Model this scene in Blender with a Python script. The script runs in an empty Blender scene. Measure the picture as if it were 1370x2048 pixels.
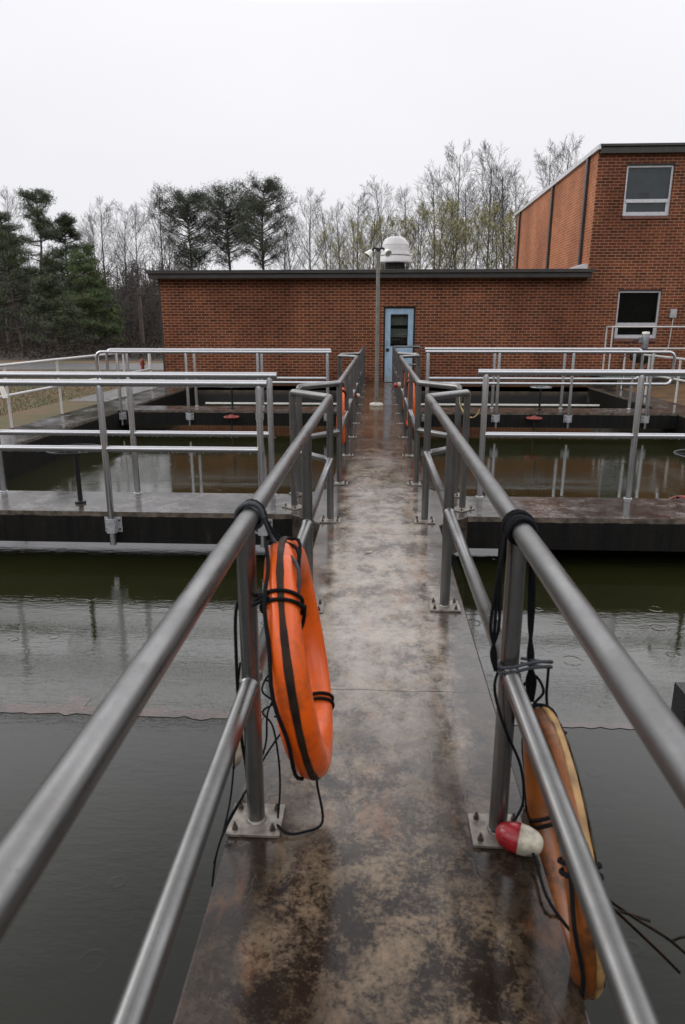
import bpy, math, random
from mathutils import Vector, Matrix
import numpy as np

# ------------------------------------------------------------------ camera, light
sc = bpy.context.scene
F, PX, PY = 1365.0, 685.0, 1024.0
PITCH = math.atan((1024 - 650) / F)
YAW = math.atan((757 - 685) * math.cos(PITCH) / F)
CAMZ = 1.606
FW = Vector((-math.sin(YAW) * math.cos(PITCH), math.cos(YAW) * math.cos(PITCH), -math.sin(PITCH)))
RT = Vector((math.cos(YAW), math.sin(YAW), 0))
UP = RT.cross(FW)
cam_d = bpy.data.cameras.new('camera')
cam = bpy.data.objects.new('camera', cam_d)
sc.collection.objects.link(cam)
cam_d.sensor_fit = 'VERTICAL'; cam_d.sensor_height = 36.0; cam_d.sensor_width = 24.0
cam_d.lens = 36.0 * F / 2048.0
cam_d.clip_start = 0.05; cam_d.clip_end = 3000
cam_d.dof.use_dof = True; cam_d.dof.focus_distance = 6.5; cam_d.dof.aperture_fstop = 4.5
m3 = Matrix((RT, UP, -FW)).transposed()
cam.matrix_world = Matrix.Translation((0, 0, CAMZ)) @ m3.to_4x4()
sc.camera = cam

SUN_EL, SUN_AZ = 36.0, -82.0       # azimuth from +y, clockwise: the light comes from the left
w = bpy.data.worlds.new('World'); sc.world = w; w.use_nodes = True
nt = w.node_tree; nt.nodes.clear()
wo = nt.nodes.new('ShaderNodeOutputWorld'); bg = nt.nodes.new('ShaderNodeBackground')
sky = nt.nodes.new('ShaderNodeTexSky'); sky.sky_type = 'NISHITA'; sky.sun_disc = False
sky.sun_elevation = math.radians(SUN_EL); sky.sun_rotation = math.radians(SUN_AZ)
tc = nt.nodes.new('ShaderNodeTexCoord'); mpn = nt.nodes.new('ShaderNodeMapping'); mpn.inputs['Scale'].default_value = (1, 1, 2.2)
ns = nt.nodes.new('ShaderNodeTexNoise'); ns.inputs['Scale'].default_value = 1.6; ns.inputs['Detail'].default_value = 4
rp = nt.nodes.new('ShaderNodeValToRGB')
rp.color_ramp.elements[0].position = .3; rp.color_ramp.elements[0].color = (9.0, 8.93, 9.35, 1)
rp.color_ramp.elements[1].position = .75; rp.color_ramp.elements[1].color = (9.9, 9.83, 10.15, 1)
mx = nt.nodes.new('ShaderNodeMix'); mx.data_type = 'RGBA'; mx.inputs[0].default_value = .95
nt.links.new(tc.outputs['Generated'], mpn.inputs[0]); nt.links.new(mpn.outputs[0], ns.inputs['Vector'])
nt.links.new(ns.outputs['Fac'], rp.inputs[0])
sz = nt.nodes.new('ShaderNodeSeparateXYZ'); nt.links.new(tc.outputs['Generated'], sz.inputs[0])
zr = nt.nodes.new('ShaderNodeFloatCurve'); cv_ = zr.mapping.curves[0]
cv_.points[0].location = (0, .94 / 3); cv_.points[1].location = (1, 1.05 / 3)
for a_, b_ in ((.20, .96 / 3), (.365, 1.04 / 3), (.42, 2.4 / 3), (.55, 2.6 / 3), (.72, 1.35 / 3)): cv_.points.new(a_, b_)
for p_ in cv_.points: p_.handle_type = 'VECTOR'
zr.mapping.update()
zm = nt.nodes.new('ShaderNodeMath'); zm.operation = 'MULTIPLY'; zm.inputs[1].default_value = 3.0; nt.links.new(zr.outputs[0], zm.inputs[0])
nt.links.new(sz.outputs[2], zr.inputs[1])
vm = nt.nodes.new('ShaderNodeVectorMath'); vm.operation = 'SCALE'; nt.links.new(rp.outputs[0], vm.inputs[0]); nt.links.new(zm.outputs[0], vm.inputs[3])
nt.links.new(sky.outputs[0], mx.inputs[6]); nt.links.new(vm.outputs[0], mx.inputs[7])
nt.links.new(mx.outputs[2], bg.inputs[0]); bg.inputs[1].default_value = .1
nt.links.new(bg.outputs[0], wo.inputs[0])
sl = bpy.data.lights.new('sun', 'SUN'); sl.energy = 1.0; sl.angle = math.radians(35); sl.color = (1, .97, .93)
so = bpy.data.objects.new('sun', sl); sc.collection.objects.link(so)
el, az = math.radians(SUN_EL), math.radians(SUN_AZ)
sd = Vector((math.sin(az) * math.cos(el), math.cos(az) * math.cos(el), math.sin(el)))
so.rotation_euler = sd.to_track_quat('Z', 'Y').to_euler()
sc.view_settings.view_transform = 'Standard'; sc.view_settings.look = 'None'
sc.view_settings.exposure = 0.0; sc.view_settings.gamma = 1.0
sc.cycles.max_bounces = 8; sc.cycles.glossy_bounces = 4; sc.cycles.use_denoising = True

# ------------------------------------------------------------------ helpers
rnd = random.Random(7)
COL = sc.collection
PI = math.pi

def ray(px, py):
    return FW + RT * ((px - PX) / F) + UP * ((PY - py) / F)
def on_y(px, py, y):          # world point at distance y along the line of sight (used once, to read real positions)
    d = ray(px, py); return Vector((0, 0, CAMZ)) + d * (y / d.y)

class MB:
    def __init__(s): s.v = []; s.f = []; s.m = []
    def add(s, vs, fs, mi=0):
        b = len(s.v); s.v.extend([tuple(p) for p in vs]); s.f.extend([tuple(b + i for i in f) for f in fs]); s.m.extend([mi] * len(fs)); return s
    def box(s, a, b, mi=0):
        x0, y0, z0 = a; x1, y1, z1 = b
        return s.add([(x0,y0,z0),(x1,y0,z0),(x1,y1,z0),(x0,y1,z0),(x0,y0,z1),(x1,y0,z1),(x1,y1,z1),(x0,y1,z1)],
                     [(0,3,2,1),(4,5,6,7),(0,1,5,4),(1,2,6,5),(2,3,7,6),(3,0,4,7)], mi)
    def prism(s, poly, z0, z1, mi=0):
        n = len(poly); vs = [(x, y, z0) for x, y in poly] + [(x, y, z1) for x, y in poly]
        fs = [tuple(range(n - 1, -1, -1)), tuple(range(n, 2 * n))] + [(i, (i + 1) % n, n + (i + 1) % n, n + i) for i in range(n)]
        return s.add(vs, fs, mi)
    def tube(s, pts, r, n=12, closed=False, cap=True, mi=0):
        pts = [Vector(p) for p in pts]; N = len(pts)
        rs = r if isinstance(r, (list, tuple)) else [r] * N
        tang = []
        for i in range(N):
            if closed: a, c = pts[i - 1], pts[(i + 1) % N]
            else: a, c = pts[max(i - 1, 0)], pts[min(i + 1, N - 1)]
            if not closed and 0 < i < N - 1:
                t = (pts[i] - a).normalized() + (c - pts[i]).normalized()
            else: t = c - a
            tang.append(t.normalized() if t.length > 1e-9 else Vector((0, 0, 1)))
        ref = Vector((0, 0, 1)) if abs(tang[0].z) < .9 else Vector((1, 0, 0))
        u = tang[0].cross(ref).normalized()
        vs = []
        for i in range(N):
            t = tang[i]; u = (u - t * u.dot(t)).normalized(); v = t.cross(u)
            sc_ = 1.0; du = u
            if not closed and 0 < i < N - 1:        # mitre
                a = (pts[i] - pts[i - 1]).normalized(); b = (pts[i + 1] - pts[i]).normalized()
                ca = max(.35, math.sqrt(max(0, (1 + a.dot(b)) / 2)))
                bend = (b - a)
                if bend.length > 1e-4:
                    bend.normalize()
                    for k in range(n):
                        an = 2 * PI * k / n; d = u * math.cos(an) + v * math.sin(an)
                        d = d + bend * (d.dot(bend)) * (1 / ca - 1)
                        vs.append(pts[i] + d * rs[i])
                    continue
            for k in range(n):
                an = 2 * PI * k / n; vs.append(pts[i] + (u * math.cos(an) + v * math.sin(an)) * rs[i])
        fs = []
        for i in range(N if closed else N - 1):
            j = (i + 1) % N
            for k in range(n):
                fs.append((i * n + k, i * n + (k + 1) % n, j * n + (k + 1) % n, j * n + k))
        if cap and not closed:
            fs.append(tuple(range(n - 1, -1, -1))); fs.append(tuple((N - 1) * n + k for k in range(n)))
        return s.add(vs, fs, mi)
    def lathe(s, prof, c=(0, 0, 0), n=32, axis=None, mi=0):
        M = Matrix.Identity(3) if axis is None else Vector((0, 0, 1)).rotation_difference(Vector(axis)).to_matrix()
        c = Vector(c); vs = []
        for r, z in prof:
            for k in range(n):
                an = 2 * PI * k / n; vs.append(c + M @ Vector((r * math.cos(an), r * math.sin(an), z)))
        fs = []
        for i in range(len(prof) - 1):
            for k in range(n): fs.append((i * n + k, i * n + (k + 1) % n, (i + 1) * n + (k + 1) % n, (i + 1) * n + k))
        fs.append(tuple(range(n - 1, -1, -1))); fs.append(tuple((len(prof) - 1) * n + k for k in range(n)))
        return s.add(vs, fs, mi)
    def build(s, name, mat, parent=None, smooth=True, bevel=0):
        me = bpy.data.meshes.new(name); me.from_pydata(s.v, [], s.f)
        mats = mat if isinstance(mat, (list, tuple)) else [mat]
        for m in mats: me.materials.append(m)
        if len(mats) > 1: me.polygons.foreach_set('material_index', s.m)
        me.update()
        if smooth:
            me.polygons.foreach_set('use_smooth', [True] * len(me.polygons))
            try: me.set_sharp_from_angle(angle=math.radians(38))
            except Exception: pass
        o = bpy.data.objects.new(name, me); COL.objects.link(o)
        if parent is not None: o.parent = parent
        if bevel:
            b = o.modifiers.new('bevel', 'BEVEL'); b.width = bevel; b.segments = 2; b.limit_method = 'ANGLE'
        return o

def thing(name, label, cat, group=None, loc=(0, 0, 0)):
    o = bpy.data.objects.new(name, None); COL.objects.link(o); o.location = loc
    o['label'] = label; o['category'] = cat
    if group: o['group'] = group
    return o
def tag(o, label, cat, group=None):
    o['label'] = label; o['category'] = cat
    if group: o['group'] = group
    return o
def struct(o, kind='structure'): o['kind'] = kind; return o
def spline(pts, k=6):
    P = [Vector(p) for p in pts]; P = [P[0] * 2 - P[1]] + P + [P[-1] * 2 - P[-2]]; out = []
    for i in range(1, len(P) - 2):
        for j in range(k):
            t = j / k; a, b, c, d = P[i - 1:i + 3]
            out.append(.5 * ((2 * b) + (c - a) * t + (2 * a - 5 * b + 4 * c - d) * t * t + (3 * b - a - 3 * c + d) * t ** 3))
    out.append(P[-2]); return out

# ------------------------------------------------------------------ materials
class NM:
    def __init__(s, name):
        s.m = bpy.data.materials.new(name); s.m.use_nodes = True; s.t = s.m.node_tree
        s.b = s.t.nodes['Principled BSDF']; s.tc = s.t.nodes.new('ShaderNodeTexCoord'); s.o = s.tc.outputs['Object']
    def n(s, typ, **k):
        nd = s.t.nodes.new(typ)
        for a, v in k.items(): setattr(nd, a, v)
        return nd
    def L(s, a, b): s.t.links.new(a, b)
    def map(s, scale=(1, 1, 1), loc=(0, 0, 0), rot=(0, 0, 0), src=None):
        m = s.n('ShaderNodeMapping'); m.inputs['Scale'].default_value = scale; m.inputs['Location'].default_value = loc; m.inputs['Rotation'].default_value = rot
        s.L(src or s.o, m.inputs[0]); return m.outputs[0]
    def noise(s, scale, detail=4, rough=.55, vec=None, dist=0):
        n = s.n('ShaderNodeTexNoise'); n.inputs['Scale'].default_value = scale; n.inputs['Detail'].default_value = detail
        n.inputs['Roughness'].default_value = rough; n.inputs['Distortion'].default_value = dist
        s.L(vec or s.o, n.inputs['Vector']); return n.outputs['Fac']
    def ramp(s, fac, stops):
        r = s.n('ShaderNodeValToRGB'); e = r.color_ramp.elements
        while len(e) < len(stops): e.new(.5)
        for i, (p, c) in enumerate(stops):
            e[i].position = p; e[i].color = (c, c, c, 1) if not isinstance(c, tuple) else (*c, 1)
        s.L(fac, r.inputs[0]); return r.outputs[0]
    def mix(s, f, a, b, mode='MIX'):
        m = s.n('ShaderNodeMix', data_type='RGBA', blend_type=mode)
        for i, v in ((0, f), (6, a), (7, b)):
            if isinstance(v, (int, float)): m.inputs[i].default_value = v
            elif isinstance(v, tuple): m.inputs[i].default_value = (*v, 1)
            else: s.L(v, m.inputs[i])
        return m.outputs[2]
    def math(s, op, a, b=0, c=None):
        m = s.n('ShaderNodeMath', operation=op)
        for i, v in ((0, a), (1, b), (2, c)):
            if v is None: continue
            if isinstance(v, (int, float)): m.inputs[i].default_value = v
            else: s.L(v, m.inputs[i])
        return m.outputs[0]
    def bump(s, h, strength=.3, dist=.01, normal=None):
        b = s.n('ShaderNodeBump'); b.inputs['Strength'].default_value = strength; b.inputs['Distance'].default_value = dist
        s.L(h, b.inputs['Height'])
        if normal: s.L(normal, b.inputs['Normal'])
        return b.outputs[0]
    def sep(s):
        n = s.n('ShaderNodeSeparateXYZ'); s.L(s.o, n.inputs[0]); return n.outputs
    def done(s, color=None, rough=None, metal=None, normal=None, ior=None, spec=None):
        def st(nm, v):
            if v is None: return
            if isinstance(v, tuple): s.b.inputs[nm].default_value = (*v, 1)
            elif isinstance(v, (int, float)): s.b.inputs[nm].default_value = v
            else: s.L(v, s.b.inputs[nm])
        st('Base Color', color); st('Roughness', rough); st('Metallic', metal); st('Normal', normal); st('IOR', ior); st('Specular IOR Level', spec)
        return s.m

def simple(name, col, rough=.6, metal=0, var=.25, scale=8, bump=.15):
    m = NM(name); nz = m.noise(scale, 5)
    lo = tuple(c * (1 - var) for c in col); hi = tuple(min(1, c * (1 + var)) for c in col)
    c = m.ramp(nz, [(.3, lo), (.7, hi)])
    r = m.ramp(m.noise(scale * 2.3, 3), [(.3, max(0, rough - .12)), (.7, min(1, rough + .1))])
    return m.done(c, r, metal, m.bump(m.noise(scale * 6, 3), bump, .004))

def pipe_mat(name, base, metal, rough, rust=.0, dark=.5):
    m = NM(name)
    n1 = m.noise(9, 6, .6); n2 = m.noise(60, 3)
    c = m.ramp(n1, [(.25, tuple(b * (.5 + dark * .5) for b in base)), (.7, base)])
    c = m.mix(m.ramp(n2, [(.5, 0.), (.8, .15)]), c, tuple(b * .5 for b in base))
    if rust:
        n3 = m.noise(5, 6, .7, m.map((1, 1, 1), (3, 1, 5)))
        c = m.mix(m.ramp(n3, [(.60, 0.), (.78, rust)]), c, (.10, .055, .035))
    if name != 'galvanised_pipe': return m.done(c, rough, metal)
    n4 = m.noise(2.6, 6, .7, m.map((1, 1, 1), (8, 2, 3)))
    c = m.mix(m.ramp(n4, [(.45, 0.), (.62, .45)]), c, tuple(b * .55 for b in base))
    n5 = m.noise(170, 2)
    if name == 'galvanised_pipe': c = m.mix(m.ramp(n5, [(.66, 0.), (.74, .6)]), c, tuple(b * .3 for b in base))
    r = m.ramp(n4, [(.35, rough - .10), (.65, rough + .10)])
    return m.done(c, r, metal, m.bump(n2, .05, .001))

M = {}
M['pipe'] = pipe_mat('galvanised_pipe', (.215, .215, .21), .95, .34, .2)
M['silver'] = pipe_mat('silver_rail', (.50, .505, .515), .95, .27, 0, .85)
M['white_pipe'] = pipe_mat('pale_painted_pipe', (.55, .54, .52), .25, .4, .55, .7)
M['plate'] = simple('steel_plate', (.20, .18, .155), .42, .5, .45, 22)
M['bolt'] = simple('rusty_bolt', (.09, .075, .065), .5, .6, .4, 60)
M['galv_plate'] = simple('galvanised_bracket', (.40, .41, .42), .5, .5, .25, 30)
M['rope'] = simple('black_rope', (.004, .0045, .006), .8, 0, .5, 120, .6)
M['rope'].node_tree.nodes['Principled BSDF'].inputs['Specular IOR Level'].default_value = .15
M['rope_grey'] = simple('grey_blue_cord', (.022, .026, .034), .6, 0, .4, 150, .6)

def concrete(name, tan, dark, rust, rbase=.1, edge=False):
    m = NM(name)
    big = m.noise(1.1, 6, .62, m.map((1.3, .8, 1)))
    mid = m.noise(5.5, 13, .78, dist=.35)
    fine = m.noise(55, 9, .8)
    vo = m.n('ShaderNodeTexVoronoi', feature='DISTANCE_TO_EDGE'); vo.inputs['Scale'].default_value = 7.5
    wv = m.n('ShaderNodeVectorMath', operation='ADD'); nv = m.n('ShaderNodeTexNoise'); nv.inputs['Scale'].default_value = 5; nv.inputs['Detail'].default_value = 6
    m.L(m.o, nv.inputs['Vector']); sc1 = m.n('ShaderNodeVectorMath', operation='SCALE'); sc1.inputs[3].default_value = .35
    m.L(nv.outputs['Color'], sc1.inputs[0]); m.L(m.o, wv.inputs[0]); m.L(sc1.outputs[0], wv.inputs[1]); m.L(wv.outputs[0], vo.inputs['Vector'])
    crack = m.ramp(vo.outputs['Distance'], [(0., 0.), (.055, 1.)])
    c = m.ramp(m.math('ADD', m.math('MULTIPLY', mid, .62), m.math('MULTIPLY', fine, .38)),
               [(.41, tuple(d * .7 for d in dark)), (.475, dark), (.53, tuple(.4 * (a + b) for a, b in zip(dark, tan))), (.70, tan)])
    # darker algae fields, with a shape of their own
    c = m.mix(m.ramp(big, [(.40, .75), (.56, 0.)]), c, tuple(d * .9 for d in dark), 'MIX')
    c = m.mix(m.ramp(m.math('MULTIPLY', crack, 1.), [(0., .28), (1., 0.)]), c, tuple(d * .35 for d in dark))
    if edge:
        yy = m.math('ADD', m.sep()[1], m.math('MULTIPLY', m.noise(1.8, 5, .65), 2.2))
        sky_sheen = m.math('MULTIPLY', m.ramp(m.math('DIVIDE', yy, 20), [(.135, 0.), (.22, 1.), (.38, 1.), (.52, 0.)]), m.ramp(m.noise(4.2, 13, .8, m.map((1, .8, 1), (3, 6, 0))), [(.44, .12), (.50, .45), (.60, .72)]))
        c = m.mix(sky_sheen, c, (.40, .350, .295))  # sky sheen on the wet deck painted in as paler concrete
        far = m.math('MULTIPLY', m.ramp(m.math('DIVIDE', yy, 20), [(.42, 0.), (.6, 1.)]), m.ramp(mid, [(.4, .75), (.6, .15)]))
        c = m.mix(far, c, (.13, .060, .028))  # brown reflection of the brick building painted into the far deck
        ax = m.math('ABSOLUTE', m.math('SUBTRACT', m.sep()[0], .03))
        e_ = m.math('ADD', ax, m.math('MULTIPLY', m.noise(3.2, 6, .65), .30))
        c = m.mix(m.ramp(e_, [(.455, 0.), (.53, .80)]), c, tuple(d * .8 for d in dark))
    if rust:
        rn = m.noise(2.6, 7, .7, m.map((2.2, .9, 1), (5, 2, 1)))
        c = m.mix(m.ramp(rn, [(.55, 0.), (.68, rust)]), c, (.21, .085, .035))
    yj = m.math('ADD', m.sep()[1], m.math('MULTIPLY', m.noise(6, 5), .05))
    jt = m.math('LESS_THAN', m.math('FRACT', m.math('DIVIDE', m.math('ADD', yj, -.39), 2.42)), .0035)
    c = m.mix(m.math('MULTIPLY', jt, .8), c, tuple(d * .4 for d in dark))
    spk = m.noise(95, 2, .5)
    c = m.mix(m.ramp(spk, [(.68, 0.), (.78, .25)]), c, tuple(min(1, t * 1.2) for t in tan))
    wet = m.noise(1.7, 5, .6, m.map((1, .6, 1), (9, 4, 0)))
    r = m.ramp(m.math('ADD', m.math('MULTIPLY', wet, .7), m.math('MULTIPLY', mid, .3)), [(.40, rbase * .45), (.52, rbase * .85), (.66, rbase + .15)])
    if edge: r = m.mix(m.ramp(ax, [(.22, 0.), (.40, .75)]), r, (.09, .09, .09))
    h = m.math('ADD', m.math('MULTIPLY', mid, .6), m.math('ADD', m.math('MULTIPLY', fine, .3), m.math('MULTIPLY', crack, .25)))
    wetm = m.ramp(wet, [(.4, .15), (.6, 1.)])
    b = m.n('ShaderNodeBump'); b.inputs['Distance'].default_value = .006; m.L(h, b.inputs['Height'])
    m.L(m.math('MULTIPLY', wetm, .20), b.inputs['Strength'])
    return m.done(c, r, 0, b.outputs[0], 1.40)
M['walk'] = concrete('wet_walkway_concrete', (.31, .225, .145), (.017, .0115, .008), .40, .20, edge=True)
M['beamtop'] = concrete('wet_beam_concrete', (.27, .25, .235), (.03, .026, .022), .15, .20)

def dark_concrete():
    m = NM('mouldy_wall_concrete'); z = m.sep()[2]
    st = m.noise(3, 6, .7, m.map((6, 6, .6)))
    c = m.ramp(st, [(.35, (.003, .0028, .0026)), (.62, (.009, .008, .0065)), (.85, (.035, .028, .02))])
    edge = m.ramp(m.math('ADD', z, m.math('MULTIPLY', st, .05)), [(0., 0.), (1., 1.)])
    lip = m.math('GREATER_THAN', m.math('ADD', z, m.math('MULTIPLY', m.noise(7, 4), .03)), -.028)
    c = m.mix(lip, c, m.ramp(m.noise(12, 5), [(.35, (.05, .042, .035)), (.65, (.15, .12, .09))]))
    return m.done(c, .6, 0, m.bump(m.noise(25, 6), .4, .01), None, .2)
M['darkwall'] = dark_concrete()

def back_conc():
    m = NM('stained_back_wall_concrete'); z = m.sep()[2]
    st = m.noise(1.2, 6, .7, m.map((3, 3, 1.6)))
    c = m.ramp(st, [(.38, (.016, .014, .011)), (.52, (.06, .045, .028)), (.7, (.16, .115, .06))])
    low = m.ramp(m.math('ADD', m.math('MULTIPLY', z, -1.), m.math('MULTIPLY', st, .25)), [(.25, 0.), (.4, 1.)])
    c = m.mix(low, c, (.01, .009, .008))
    return m.done(c, .5, 0, m.bump(m.noise(20, 6), .3, .01))
M['backwall'] = back_conc()

def brick(name, axis, c1, c2, mo):
    m = NM(name); s = m.sep(); cb = m.n('ShaderNodeCombineXYZ')
    m.L(s[axis], cb.inputs[0]); m.L(s[2], cb.inputs[1])
    b = m.n('ShaderNodeTexBrick'); b.offset = .5; b.squash = 1
    m.L(cb.outputs[0], b.inputs['Vector'])
    b.inputs['Scale'].default_value = 1; b.inputs['Brick Width'].default_value = .225; b.inputs['Row Height'].default_value = .0768
    b.inputs['Mortar Size'].default_value = .0085; b.inputs['Mortar Smooth'].default_value = .15; b.inputs['Bias'].default_value = 0
    b.inputs['Color1'].default_value = (*c1, 1); b.inputs['Color2'].default_value = (*c2, 1)
    b.inputs['Mortar'].default_value = (*mo, 1)
    big = m.noise(.55, 5, .65, m.map((1, 1, .5))); fine = m.noise(30, 4)
    c = m.mix(m.ramp(big, [(.35, 1.), (.65, 0.)]), b.outputs['Color'], (.55, .50, .48), 'MULTIPLY')
    c = m.mix(m.ramp(fine, [(.3, .5), (.7, 0.)]), c, (.6, .55, .5), 'MULTIPLY')
    # ragged darkening towards the foot, then dark upright streaks over the whole wall
    foot = m.ramp(m.math('ADD', s[2], m.math('MULTIPLY', m.noise(1.5, 5), .8)), [(.35, .8), (.75, 0.)])
    c = m.mix(foot, c, (.35, .34, .33), 'MULTIPLY')
    streak = m.noise(2.2, 5, .7, m.map((2.5, 2.5, .22), (4, 4, 4)))
    c = m.mix(m.ramp(streak, [(.58, 0.), (.72, .5)]), c, (.45, .40, .38), 'MULTIPLY')
    h = m.math('SUBTRACT', m.math('MULTIPLY', fine, .25), b.outputs['Fac'])
    return m.done(c, .7, 0, m.bump(h, .5, .006), None, .18)
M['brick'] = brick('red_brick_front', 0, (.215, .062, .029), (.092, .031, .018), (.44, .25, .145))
M['brick_side'] = brick('sunlit_brick_side', 1, (.44, .140, .055), (.30, .095, .040), (.58, .34, .20))  # lighter, oranger brick: the light from the left is put into the colour

M['fascia'] = simple('dark_brown_fascia', (.032, .027, .024), .4, 0, .3, 4, .1)
M['flash'] = simple('pale_flashing', (.55, .55, .56), .35, .4, .2, 6)
M['roofing'] = simple('grey_roofing', (.16, .155, .15), .7, 0, .3, 6)
M['alu'] = simple('window_aluminium', (.52, .53, .55), .4, .4, .12, 12)
M['sill'] = simple('brick_sill', (.14, .06, .04), .6, 0, .4, 25)
M['black'] = simple('black_frame', (.010, .010, .011), .45, 0, .2, 10)
M['interior'] = simple('dark_interior', (.012, .012, .013), .8, 0, .3, 4)
M['blind'] = simple('dusty_blue_blind', (.10, .125, .145), .7, 0, .25, 3)
M['blind_dim'] = simple('dim_green_screen', (.045, .05, .045), .7, 0, .3, 5)
def glass():
    m = NM('window_glass'); g = m.n('ShaderNodeBsdfGlass'); t = m.n('ShaderNodeBsdfTransparent'); gl = m.n('ShaderNodeBsdfGlossy'); gl.inputs['Roughness'].default_value = 0.0
    t.inputs[0].default_value = (.72, .76, .76, 1)
    fr = m.n('ShaderNodeFresnel'); fr.inputs[0].default_value = 1.5; mx = m.n('ShaderNodeMixShader')
    m.L(fr.outputs[0], mx.inputs[0]); m.L(t.outputs[0], mx.inputs[1]); m.L(gl.outputs[0], mx.inputs[2])
    m.L(mx.outputs[0], m.t.nodes['Material Output'].inputs[0]); m.t.nodes.remove(g); return m.m
M['glass'] = glass()
def doorm():
    m = NM('weathered_blue_paint'); c = m.ramp(m.noise(4, 6, .6, m.map((3, 3, 1))), [(.3, (.21, .32, .42)), (.7, (.36, .50, .62))])
    z = m.sep()[2]
    c = m.mix(m.ramp(m.math('ADD', z, m.math('MULTIPLY', m.noise(9, 5), .5)), [(.3, .55), (.62, 0.)]), c, (.26, .25, .20))
    return m.done(c, .45, 0, m.bump(m.noise(40, 3), .1, .003))
M['door'] = doorm()
M['dome'] = simple('white_fibreglass', (.50, .49, .485), .4, 0, .1, 5)
M['lamp_post'] = simple('grey_green_lamp_post', (.17, .165, .145), .5, .3, .25, 9)
M['lamp_white'] = simple('white_lamp_shell', (.75, .73, .66), .4, 0, .1, 20)
M['lens'] = simple('floodlight_glass', (.32, .32, .30), .15, 0, .2, 30)
M['cement'] = simple('pale_cement', (.48, .45, .39), .7, 0, .25, 20, .5)
M['castiron'] = simple('black_cast_iron', (.012, .012, .013), .4, .3, .4, 30)
M['wheelm'] = simple('grey_handwheel', (.20, .21, .22), .35, .5, .3, 30)
M['red'] = simple('faded_red_paint', (.20, .022, .014), .5, 0, .45, 25)
M['redfloat'] = simple('glossy_red_float', (.24, .008, .012), .22, 0, .3, 25)
M['whitefloat'] = simple('dirty_white_float', (.38, .35, .27), .4, 0, .45, 30)
M['chain'] = simple('yellow_chain', (.55, .42, .15), .4, 0, .4, 30)
M['teal'] = simple('teal_painted_edge', (.12, .16, .15), .5, 0, .2, 8)
M['bark'] = simple('grey_bark', (.060, .051, .044), .9, 0, .35, 3)
M['pinebark'] = simple('pine_bark', (.085, .065, .055), .9, 0, .4, 3)

def orange(name, c1, c2, dirt):
    m = NM(name); c = m.ramp(m.noise(5, 5), [(.3, c1), (.7, c2)])
    g = m.noise(9, 7, .75)
    c = m.mix(m.ramp(g, [(.50, 0.), (.66, dirt)]), c, (.035, .016, .007))
    return m.done(c, m.ramp(g, [(.3, .22), (.7, .5)]), 0, m.bump(m.noise(40, 4), .15, .003))
M['orange'] = orange('wet_orange_plastic', (.60, .078, .002), (.74, .110, .003), .45)
M['orange_old'] = orange('grimy_orange_plastic', (.13, .036, .006), (.27, .080, .011), 1.)
M['seam'] = simple('grimy_brown_seam', (.022, .011, .006), .6, 0, .8, 14)
M['seam'].node_tree.nodes['Principled BSDF'].inputs['Specular IOR Level'].default_value = .2
M['tan'] = simple('weathered_tan_foam', (.33, .19, .065), .5, 0, .55, 11)
M['moss'] = simple('mossy_grime', (.035, .033, .016), .7, 0, .6, 20)

def water(name, deep, amp, ringed=True, ior=1.5):
    m = NM(name)
    n1 = m.noise(2.2, 5, .6, m.map((.55, 1.6, 1), (2, 3, 0)))
    n2 = m.noise(11, 4, .6, m.map((.6, 1.7, 1)))
    mask = m.ramp(m.noise(.55, 3, .5, m.map((.5, 1.3, 1), (7, 1, 0))), [(.38, .12), (.62, 1.)])
    n3 = m.noise(34, 3, .6, m.map((.5, 1.5, 1)))
    h = m.math('ADD', m.math('MULTIPLY', n1, .30), m.math('MULTIPLY', m.math('MULTIPLY', m.math('ADD', n2, m.math('MULTIPLY', n3, .4)), mask), .34))
    if ringed:
        vo = m.n('ShaderNodeTexVoronoi', feature='F1'); vo.inputs['Scale'].default_value = 5.5; m.L(m.o, vo.inputs['Vector'])
        d = vo.outputs['Distance']; cr = m.n('ShaderNodeSeparateColor'); m.L(vo.outputs['Color'], cr.inputs[0])
        rad = m.math('MULTIPLY', cr.outputs[1], .34)
        q = m.math('ABSOLUTE', m.math('SUBTRACT', d, rad))
        ringv = m.ramp(q, [(0., 1.), (.055, 0.)])
        pick = m.math('GREATER_THAN', cr.outputs[0], .55)
        h = m.math('ADD', h, m.math('MULTIPLY', m.math('MULTIPLY', ringv, pick), .10))
    c = m.ramp(m.noise(.5, 3), [(.35, tuple(x * .85 for x in deep)), (.65, tuple(x * 1.15 for x in deep))])
    return m.done(c, .025, 0, m.bump(h, 1., amp), ior)
M['water'] = water('murky_green_water', (.0135, .0145, .0045), .0042)
M['water_calm'] = water('still_dark_water', (.0125, .0128, .0085), .0024, True, 1.33)
M['ledge'] = simple('submerged_rusty_ledge', (.042, .021, .014), .07, 0, .5, 7, .2)

def ground_mat():
    m = NM('patchy_winter_ground')
    a = m.noise(.28, 6, .65); b = m.noise(3.5, 6, .7); f = m.noise(22, 4)
    c = m.ramp(a, [(.34, (.15, .07, .025)), (.44, (.11, .07, .026)), (.54, (.07, .07, .022)), (.68, (.045, .06, .018))])
    c = m.mix(m.ramp(b, [(.4, .6), (.6, 0.)]), c, (.15, .07, .03))
    c = m.mix(m.ramp(f, [(.35, .25), (.65, 0.)]), c, (.3, .28, .25), 'MULTIPLY')
    return m.done(c, .9, 0, m.bump(f, .8, .03))
M['ground'] = ground_mat()
M['dirt'] = simple('orange_clay_dirt', (.20, .09, .035), .8, 0, .35, 3, .5)
M['brown_dirt'] = simple('brown_stained_slope', (.10, .055, .022), .7, 0, .5, 2, .5)
M['asphalt'] = simple('wet_pale_road', (.10, .097, .097), .4, 0, .08, 2, .05)
M['path'] = simple('wet_footpath', (.10, .09, .085), .35, 0, .05, 3, 0)
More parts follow.
